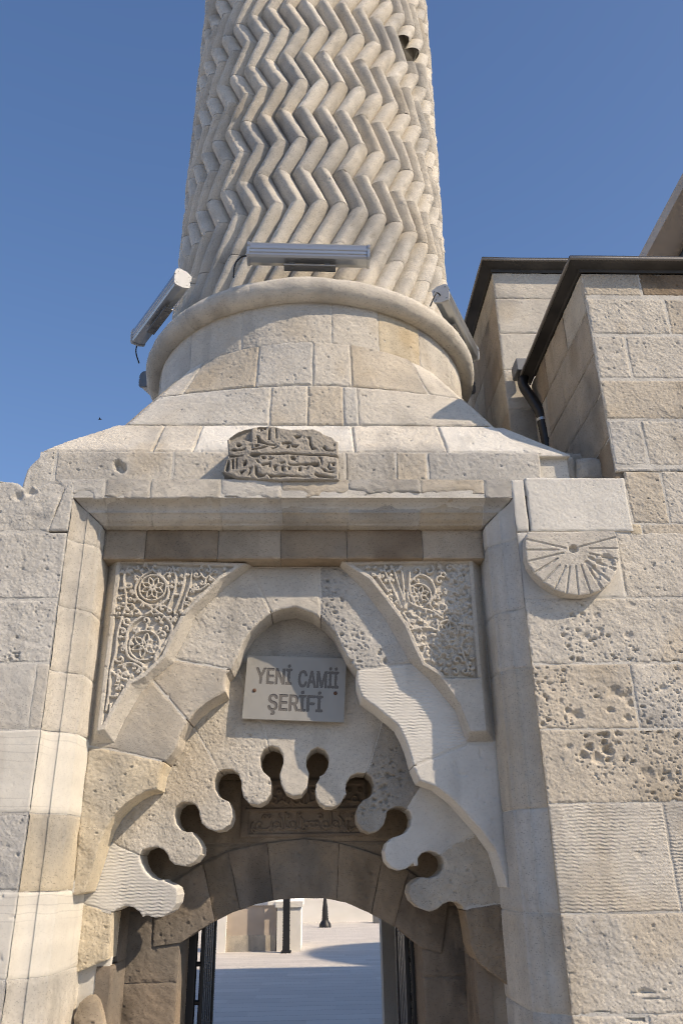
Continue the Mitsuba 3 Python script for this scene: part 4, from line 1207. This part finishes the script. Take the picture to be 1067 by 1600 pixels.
for r_ in range(NR):
    base = TH0 + r_ * hs
    b0 = (base + np.pi) % (2 * np.pi) - np.pi
    for z0, z1 in runs:
        zz = np.linspace(z0 + 0.0015, z1 - 0.0015, 13)
        jit = 0.010 * (nfbm(np.c_[np.full(len(zz), r_ * 0.37), zz * 2.0, zz * 0], 2, 11) - 0.5)
        th = base + (swing(zz) + jit)[:, None] + cc[None] * hs * 0.5
        endf = np.minimum(zz - zz[0], zz[-1] - zz)[:, None]
        R = RIN + (ROUT - RIN) * bumpc[None] - 0.0015 * np.clip(1 - endf / 0.006, 0, 1)
        Zg = np.broadcast_to(zz[:, None], th.shape)
        P = np.stack([1.25 * np.sin(th), 1.25 * np.cos(th), Zg], -1).reshape(-1, 3)
        R = R + (0.014 * (nfbm(P * 8, 2, 3) - 0.5) + 0.006 * (nfbm(P * 30, 2, 8) - 0.5) - 0.010 * np.clip((nfbm(P * 19, 3, 14) - 0.66) / 0.08, 0, 1)).reshape(R.shape) * (0.3 + bumpc)[None] + 0.003 * (rng.random() - 0.5)
        if abs(((base + swing((z0 + z1) / 2) - win_a + np.pi) % (2 * np.pi)) - np.pi) < hs * 0.75 and z0 < win_z + 0.16 and z1 > win_z - 0.16:
            cutz = np.abs(Zg - win_z) < 0.16
            drop = cutz
        else:
            drop = None
        V = np.c_[(AX + LEAN * (Zg - 6.0) + R * np.sin(th)).ravel(), (AY - R * np.cos(th)).ravel(), Zg.ravel()]
        m = len(cc)
        i, j = np.meshgrid(np.arange(len(zz) - 1), np.arange(m - 1), indexing='ij')
        q = np.stack([i * m + j, i * m + j + 1, (i + 1) * m + j + 1, (i + 1) * m + j], -1).reshape(-1, 4)
        Fq = np.vstack([q[:, [0, 1, 2]], q[:, [0, 2, 3]]])
        if drop is not None:
            Fq = Fq[~drop.ravel()[Fq].all(1)]
            if len(Fq) == 0:
                continue
        if abs(b0 + 0.0) < 1.5 and z0 < 10.6:
            add(sh, 'rib_stone', rib_mesh(V, Fq), ['st_rib', 'st_rib', 'st_rib2', 'st_rib', 'st_rib', 'st_cream'][int(rng.integers(6))], smooth=True)
        else:
            rest_v.append(V); rest_f.append(Fq + ro); ro += len(V)
add(sh, 'rib_stone', trimesh.Trimesh(np.vstack(rest_v), np.vstack(rest_f), process=False), 'st_rib', smooth=True, kind='stuff')
cyl = m3.Manifold.cylinder(9.0, RIN - 0.004, RIN - 0.004, 128).warp_batch(lambda v: v + np.c_[LEAN * (v[:, 2] - 0.05), 0 * v[:, 2], 0 * v[:, 2]]).translate((AX, AY, 5.95))
wd = np.array([math.sin(win_a), -math.cos(win_a)])
hole = m3.Manifold.cube((0.22, 0.6, 0.33), True).rotate((0, 0, math.degrees(win_a))).translate((AX + wd[0] * 1.15, AY + wd[1] * 1.15, win_z))
lin = trimesh.creation.box((0.30, 0.03, 0.4))
lin.apply_transform(trimesh.transformations.rotation_matrix(win_a, (0, 0, 1)))
lin.apply_translation((AX + wd[0] * 0.93, AY + wd[1] * 0.93, win_z))
add(sh, 'slit_window', lin, 'st_dark')  # dark back panel stands in for the shade inside the opening
cm = (cyl - hole).to_mesh()
add(sh, 'core', trimesh.Trimesh(cm.vert_properties[:, :3], cm.tri_verts, process=False), 'mortar')

# ------------------------------------------------------------------ floodlights on the ring


def place(mesh, R, t):
    m = mesh.copy()
    m.vertices = m.vertices @ R.T + t
    return m


def floodlight(az, radius, z, label, tilt=-35, roll=0.0, cable=1, shift=0.0):
    """A long extruded lamp on two feet, lying along the ring at azimuth az and aimed up the shaft."""
    k = thing('floodlight', label, 'floodlight', group=None)
    L, w, h = 0.86, 0.135, 0.105
    # local: x along, y away from the shaft, z up; the glass side faces up and inwards
    sec = Polygon([(-0.01, -0.072), (0.045, -0.074), (0.056, -0.060), (0.056, -0.044), (0.052, -0.042), (0.052, -0.038), (0.060, -0.034), (0.064, -0.014), (0.060, -0.012), (0.060, -0.008), (0.067, -0.004), (0.070, 0.020), (0.068, 0.046), (0.060, 0.064), (0.046, 0.074), (-0.01, 0.076), (-0.052, 0.058), (-0.056, -0.05)])
    fins = sec
    ca, sa = math.cos(az), math.sin(az)
    B = np.array([[ca, sa, 0], [sa, -ca, 0], [0, 0, 1]]).T          # columns: along, outward, up
    B = np.stack([np.array([ca, sa, 0]), np.array([sa, -ca, 0]), np.array([0, 0, 1.0])], 1)
    tl = math.radians(tilt)
    Tm = np.array([[1, 0, 0], [0, math.cos(tl), -math.sin(tl)], [0, math.sin(tl), math.cos(tl)]])
    rl = math.radians(roll)
    Rm = np.array([[math.cos(rl), 0, -math.sin(rl)], [0, 1, 0], [math.sin(rl), 0, math.cos(rl)]])
    R = B @ Rm @ Tm
    t = np.array([AX - 0.045 + radius * sa, AY - radius * ca, z]) + B[:, 0] * shift

    def ext(poly, x0, x1):
        m = trimesh.creation.extrude_polygon(poly, x1 - x0, engine='earcut')
        v = m.vertices
        m = trimesh.Trimesh(np.c_[x0 + v[:, 2], v[:, 0], v[:, 1]], m.faces, process=False)
        m.fix_normals()
        return place(m, R, t)
    add(k, 'housing', ext(fins, -L / 2, L / 2), 'alu')
    add(k, 'glass', ext(Polygon([(-0.008, 0.078), (0.044, 0.076), (0.044, 0.080), (-0.008, 0.083)]), -L / 2 + 0.02, L / 2 - 0.02), 'lens')
    capp = sec.buffer(0.02).buffer(-0.013).difference(unary_union([Point(0.076, 0.008).buffer(0.010), Point(-0.064, 0.004).buffer(0.012)]))
    for x0, x1 in ((-L / 2 - 0.02, -L / 2 - 0.001), (L / 2 + 0.001, L / 2 + 0.02)):
        c = add(k, 'end_cap', ext(capp, x0, x1), ('white_cap' if abs(az) < 1.5 else 'alu_dark') if abs(az) > 0.3 else 'alu')
        for py, pz in ((-0.04, 0.045), (0.05, 0.05), (-0.04, -0.04), (0.042, -0.058)):
            x = x0 if x0 < 0 else x1
            add(c, 'screw', ext(Point(py, pz).buffer(0.005, 3), x - 0.002, x + 0.002), 'alu_dark')
    for x in (-0.12, 0.14):
        f = place(bx(x - 0.02, x + 0.02, -0.02, 0.012, -0.12, -0.068), B @ Rm, t)
        add(k, 'bracket', f, 'alu_dark')
    add(k, 'base_plate', place(bx(-0.18, 0.2, -0.035, 0.03, -0.115, -0.105), B @ Rm, t), 'alu_dark')
    if cable:
        e = np.array([-L / 2 - 0.02, 0.0, -0.01])
        pts = spline(np.array([e, e + (-0.05, -0.01, -0.01), e + (-0.09, -0.02, -0.07), e + (-0.10, -0.06, -0.16)]))
        add(k, 'cable', tube(pts @ (B @ Rm).T + t, 0.006, 7), 'black')
    return k


floodlight(0.0, 1.40, 6.155, 'silver tube floodlight lying level across the front of the minaret ring', tilt=8, roll=-1.0, shift=0.03)
floodlight(math.radians(-57), 1.40, 6.15, 'floodlight with a bright white end cap, hanging over the left side of the ring', tilt=8, cable=1)
floodlight(math.radians(64), 1.40, 6.13, 'silver floodlight on the right side of the ring, beside the annex eave', tilt=8, cable=1)
floodlight(math.radians(-112), 1.375, 6.07, 'floodlight end peeping out behind the far left of the ring', tilt=8, cable=0)
floodlight(math.radians(114), 1.44, 6.07, 'floodlight end peeping out low behind the right of the ring', tilt=8, cable=0)

# ------------------------------------------------------------------ annex: two blocks with lead copings
an = thing('annex_building', 'stepped ashlar annex with dark metal eaves to the right of the minaret', 'building')
X1 = 1.915
z0a, z1a = PZ(1020, 736), PZ(1000, 427)
fw = an + '__front_wall'
add(fw, 'mortar', cat([bx(X1 + 0.01, 7.0, 0.05, 1.36, ZTOP - 0.05, z1a)]), 'mortar')
for top, bot, xs, ms in [(427, 462, (893 + 32, 1000, 1120), ('st_tan', 'st_brown')), (466, 522, (925, 1043, 1180), ('st_cream', 'st_tan')), (524, 591, (932, 982, 1130), ('st_cream', 'st_cream')), (593, 655, (941, 1095, 1250), ('st_tan', 'st_cream')), (656, 727, (953, 1007, 1160), ('st_grey', 'st_cream')), (729, 737, (963, 1150, 1300), ('st_grey', 'st_tan'))]:
    zb_, zt_ = PZ(1000, bot), PZ(1000, top)
    X = [X1 + 0.0] + [X_(u, (top + bot) / 2, 0) for u in xs[1:]]
    for i in range(2):
        put_stone(fw, rect(X[i], X[i + 1], zb_, zt_), F0, ms[i], 'rough', jt=fw, res=0.006, depth=0.09, gap=0.005, wob=0.004)
    x = X[-1]
    while x < 6.5:
        w = 0.6 + 0.4 * rng.random()
        put_stone(fw, rect(x, x + w, zb_, zt_), F0, None, 'rough', jt=fw, res=0.03)
        x += w
mortar_bed(fw, fw, 0.0045, 0.06)
sw = an + '__side_wall'


def left_map(X0):
    return lambda s, t, h: np.c_[X0 - h, -s, t]


zrows = [ZTOP - 0.02, 4.40, 4.72, 5.02, 5.36, z1a]
for i in range(5):
    ys = [0.02, 0.45 + 0.2 * (i % 2), 0.95 + 0.1 * (i % 2), 1.37]
    for a, b in zip(ys[:-1], ys[1:]):
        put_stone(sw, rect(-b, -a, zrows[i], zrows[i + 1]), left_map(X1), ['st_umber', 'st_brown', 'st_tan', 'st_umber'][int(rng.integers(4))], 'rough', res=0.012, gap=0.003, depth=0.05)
# loose stones on the ledge at the foot of the side wall
for pl, y in (([(846, 713), (868, 711), (898, 708), (905, 722), (902, 750), (846, 752)], 0.24), ([(903, 712), (930, 709), (945, 716), (965, 735), (965, 752), (902, 752)], 0.20), ([(870, 700), (892, 706), (915, 704), (940, 712), (940, 730), (868, 725)], 0.5)):
    put_stone(sw, Polygon(PX(pl, y)), flat_map(y), 'st_tan', 'eroded', depth=0.25, res=0.010, edge=0.03, ew=0.05)
# upper block behind
X2, Y2, z2t = 1.73, 1.47, 6.95
ub = an + '__upper_wall'
add(ub, 'mortar', bx(X2 + 0.01, 7.0, Y2 + 0.01, 5.0, 3.9, z2t), 'mortar')
zr = [3.95, 4.35, 4.75, 5.12, 5.50, 5.9, 6.28, 6.66, z2t]
for i in range(len(zr) - 1):
    X = [X2, X2 + (0.75, 1.1)[i % 2], 3.6, 5.0]
    for a, b in zip(X[:-1], X[1:]):
        put_stone(ub, rect(a, b, zr[i], zr[i + 1]), flat_map(Y2), ['st_cream', 'st_tan', 'st_cream'][int(rng.integers(3))], 'rough', res=0.009 if a < 2.6 else 0.03, gap=0.002, amp=0.6)
    ys = [Y2 + 0.02, Y2 + 0.55 + 0.2 * (i % 2), Y2 + 1.3, Y2 + 2.3]
    for a, b in zip(ys[:-1], ys[1:]):
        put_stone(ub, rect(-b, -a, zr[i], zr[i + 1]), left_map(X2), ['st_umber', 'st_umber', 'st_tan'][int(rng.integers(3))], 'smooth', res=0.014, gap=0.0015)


def coping(part, x0, y0, z, x1, y1, lip=0.075, ov=0.09):
    """Metal eave along the front and the left side: a sheet with a rolled edge and a shadowed soffit."""
    sec = [(0.0, -lip), (-0.012, -lip), (-0.016, -lip * 0.62), (-ov * 0.7, -lip * 0.42), (-ov, -lip * 0.36), (-ov - 0.008, -lip * 0.2), (-ov - 0.010, 0.008), (-ov, 0.022), (-ov + 0.02, 0.03), (0.3, 0.06)]
    V, Fs = [], []
    path = [(x1, y0, 0, -1), (x0, y0, -1, -1), (x0, y1, -1, 0)]
    sub = []
    for (a, b) in zip(path[:-1], path[1:]):
        for t in np.linspace(0, 1, 40)[:-1]:
            sub.append(tuple(np.array(a) * (1 - t) + np.array(b) * t) if False else (a[0] * (1 - t) + b[0] * t, a[1] * (1 - t) + b[1] * t, (a, b, t)))
    pts = [(x1, y0), (x0, y0), (x0, y1)]
    rows = []
    for seg in (0, 1):
        n = 60
        for i in range(n + (seg == 1)):
            t = i / n
            if seg == 0:
                rows.append([(x1 + (x0 + d - x1) * t, y0 + d, z + e) for d, e in sec])
            else:
                rows.append([(x0 + d, y0 + d + (y1 - y0 - d) * t, z + e) for d, e in sec])
    P = np.array(rows)
    w = nnoise(P.reshape(-1, 3) * 3.0).reshape(P.shape[:2]) - 0.5
    P[:, :, 2] += 0.008 * w
    m = len(sec)
    i, j = np.meshgrid(np.arange(len(rows) - 1), np.arange(m - 1), indexing='ij')
    q = np.stack([i * m + j, i * m + j + 1, (i + 1) * m + j + 1, (i + 1) * m + j], -1).reshape(-1, 4)
    add(an, 'eave_rim', tube(np.array([(r[5][0], r[5][1], r[5][2]) for r in P.tolist()])[::3], 0.012, 8), 'rim', smooth=True)
    add(an, part, trimesh.Trimesh(P.reshape(-1, 3), np.vstack([q[:, [0, 1, 2]], q[:, [0, 2, 3]]]), process=False), 'lead', smooth=40)


coping('eave', X1, 0.0, z1a + 0.050, 7.0, 1.37, lip=0.052, ov=0.09)
coping('eave', X2, Y2, z2t + 0.07, 7.0, 4.6, lip=0.072, ov=0.10)
add(an, 'roof', cat([bx(X1 + 0.1, 7.0, 0.1, 1.47, z1a + 0.0, z1a + 0.07)]), 'lead')
add(an, 'roof', cat([bx(X2 + 0.1, 7.0, Y2 + 0.1, 4.6, z2t, z2t + 0.09)]), 'lead')

# rainwater pipe at the inner end of the lower eave
dp = thing('drainpipe', 'black rainwater pipe bending down from the lower eave into the corner', 'pipe')
P = [pix(824, 580, 1.30), pix(817, 592, 1.30), pix(819, 605, 1.28), pix(832, 625, 1.22), pix(844, 645, 1.18), pix(849, 665, 1.16), pix(855, 695, 1.16), pix(857, 712, 1.16), pix(858, 760, 1.16)]
add(dp, 'pipe', tube(spline(P, 8), 0.042, 14), 'black', smooth=True)
c = P[4] * 0.4 + P[5] * 0.6
add(dp, 'clip', tube([c + (0, 0, -0.012), c + (0, 0, 0.012)], 0.047, 16), 'alu')
add(dp, 'hopper', rbx(P[0][0] - 0.10, P[0][0] + 0.02, 1.25, 1.42, P[0][2] - 0.02, P[0][2] + 0.10, 0.01), 'alu_dark')

# ------------------------------------------------------------------ the mosque's main hall behind, of which a corner shows
mh = thing('mosque_hall', 'tall main hall of the mosque, its eave showing in the upper right corner', 'building')
ex0, ezt = 6.42, 12.7
add(mh, 'wall', bx(ex0 + 0.75, 30, 3.6, 7.6, 0, ezt - 0.12), 'st_tan')
add(mh, 'roof', cat([bx(ex0, 30.5, 3.2, 8.0, ezt - 0.12, ezt + 0.12)]), 'render_beige')
dr_ = trimesh.creation.cylinder(4.0, 6.4, sections=32, transform=trimesh.transformations.translation_matrix((24.7, 5.6, 15.7)))  # drum and cupola out of view, placed to cast the courtyard's wedge shadow
add(mh, 'drum', dr_, 'st_tan')
do_ = trimesh.creation.revolve(np.c_[4.2 * np.cos(np.linspace(0, np.pi / 2, 14)), 18.9 + 3.9 * np.sin(np.linspace(0, np.pi / 2, 14))], sections=40)
do_.apply_translation((24.7, 5.6, 0))
add(mh, 'dome', do_, 'lead', smooth=30)
add(mh, 'gutter', tube([(ex0 + 0.62, 3.7, ezt - 0.30), (ex0 + 0.62, 7.9, ezt - 0.30)], 0.10, 12), 'black', smooth=True)

# ------------------------------------------------------------------ courtyard things beyond the doorway
sw_ = thing('stair_wall', 'beige rendered stair wall with a pale coping in the courtyard', 'wall')
g0 = pix(355, 1487, 0)


def gp(u, v):
    d = CF + CR * (u - 533.5) / FOC + CU * (800.0 - v) / FOC
    t = -CAM[2] / d[2]
    return CAM + d * t


a, b = gp(353, 1487), gp(432, 1489)
yy = (a[1] + b[1]) / 2
xl_, xr_ = X_(353, 1480, yy), X_(431, 1480, yy)
zt_ = Z_(1409, yy, 420)
add(sw_, 'wall', bx(xl_, xr_, yy, yy + 0.5, 0, zt_ - 0.1), 'render_beige')
add(sw_, 'coping', bx(xl_ - 0.05, xr_, yy - 0.06, yy + 0.56, zt_ - 0.1, zt_), 'render_white')
add(sw_, 'plinth', bx(xl_, xr_ - 0.004, yy - 0.03, yy + 0.002, 0, Z_(1462, yy, 400)), 'st_tan')
add(sw_, 'pier', bx(X_(331, 1480, yy - 0.6), xl_ - 0.003, yy - 0.2, yy + 0.8, 0, zt_ + 0.25), 'render_white')
cp = thing('courtyard_pillar', 'short white rendered pillar with a cap behind the black post', 'pillar')
x0, x1 = X_(432, 1480, yy - 0.15), X_(470, 1480, yy - 0.15)
add(cp, 'shaft', bx(x0, x1, yy - 0.15, yy + 2.6, 0, Z_(1418, yy, 450)), 'render_white')
add(cp, 'cap', bx(x0 - 0.06, x1 + 0.05, yy - 0.21, yy + 2.66, Z_(1418, yy, 450), Z_(1409, yy, 450)), 'render_white')
bp = thing('black_post', 'thick square black post standing against the white pillar', 'post')
q = gp(447, 1490)
add(bp, 'shaft', rbx(X_(441.5, 1480, q[1]), X_(452.5, 1480, q[1]), q[1] - 0.1, q[1] + 0.1, 0.05, 3.6, 0.01), 'black')
add(bp, 'foot', rbx(X_(439, 1480, q[1]), X_(455, 1480, q[1]), q[1] - 0.14, q[1] + 0.14, 0.004, 0.06, 0.01), 'black')
lp = thing('lamp_post', 'thin black lamp post with a flared foot in the sunny courtyard', 'lamp post')
q = gp(508, 1450)
pr_ = np.array([(0.0, 0.0), (0.24, 0.0), (0.22, 0.12), (0.13, 0.25), (0.10, 0.7), (0.075, 0.9), (0.055, 1.0), (0.05, 4.2), (0.08, 4.25), (0.0, 4.26)])
m = trimesh.creation.revolve(pr_, sections=20)
m.apply_translation(q)
add(lp, 'pole', m, 'black', smooth=30)
lan = trimesh.creation.revolve(np.array([(0.0, 4.24), (0.10, 4.26), (0.17, 4.65), (0.2, 4.68), (0.05, 4.85), (0.0, 4.9)]), sections=8)
lan.apply_translation(q)
add(lp, 'lantern', lan, 'lens')
cw = thing('courtyard_wall', 'long white courtyard wall far beyond the lamp post, with an unseen side wall bouncing light', 'wall')
q = gp(560, 1441)
add(cw, 'wall', bx(-12, 9, q[1], q[1] + 0.4, 0, 2.3), 'render_white')
add(cw, 'coping', bx(-12.05, 9.05, q[1] - 0.05, q[1] + 0.45, 2.3, 2.42), 'render_white')
add(cw, 'side_wall', bx(-10.4, -10.0, 5.0, q[1], 0, 5.2), 'render_white')  # unseen through the doorway, placed to bounce sun into the courtyard's shade
bxn = thing('planter', 'small dark planter box by the end of the white wall', 'planter')
q = gp(590, 1441)
add(bxn, 'box', rbx(q[0] - 0.25, q[0] + 0.6, q[1] - 1.2, q[1] - 0.6, 0, 0.45, 0.03), 'alu_dark')
add(bxn, 'plant', cat([place(trimesh.creation.icosphere(1, 0.13), np.eye(3), np.array([q[0] - 0.1 + 0.12 * i, q[1] - 0.9 + 0.1 * math.sin(i * 2.3), 0.52 + 0.05 * math.cos(i * 1.7)])) for i in range(6)]), 'shrub')
bd = thing('bird', 'tiny dark bird high in the blue sky left of the minaret', 'bird')
d = CF + CR * (156 - 533.5) / FOC + CU * (800 - 655) / FOC
pb_ = CAM + d * 60
V = np.array([(-0.10, 0, 0.0), (0, -0.03, 0.02), (0.10, 0, 0.0), (0, 0.03, 0.01), (-0.09, 0.01, 0.05), (0.09, 0.01, 0.05), (0, 0, -0.03), (0.16, 0.02, 0.02)])
hb = m3.Manifold.batch_hull([m3.Manifold.sphere(0.035, 10).translate((-0.08, 0, 0)), m3.Manifold.sphere(0.05, 10), m3.Manifold.sphere(0.012, 8).translate((0.15, 0, 0.01))]).to_mesh()
add(bd, 'body', place(trimesh.Trimesh(hb.vert_properties[:, :3], hb.tri_verts), np.eye(3), pb_), 'black', smooth=True)
for sg in (-1, 1):
    hb = m3.Manifold.batch_hull([m3.Manifold.sphere(0.015, 6).translate((-0.05, 0, 0.02)), m3.Manifold.sphere(0.015, 6).translate((0.05, 0, 0.02)), m3.Manifold.sphere(0.006, 6).translate((0.03, sg * 0.22, 0.08))]).to_mesh()
    add(bd, 'wing', place(trimesh.Trimesh(hb.vert_properties[:, :3], hb.tri_verts), np.eye(3), pb_), 'black', smooth=True)
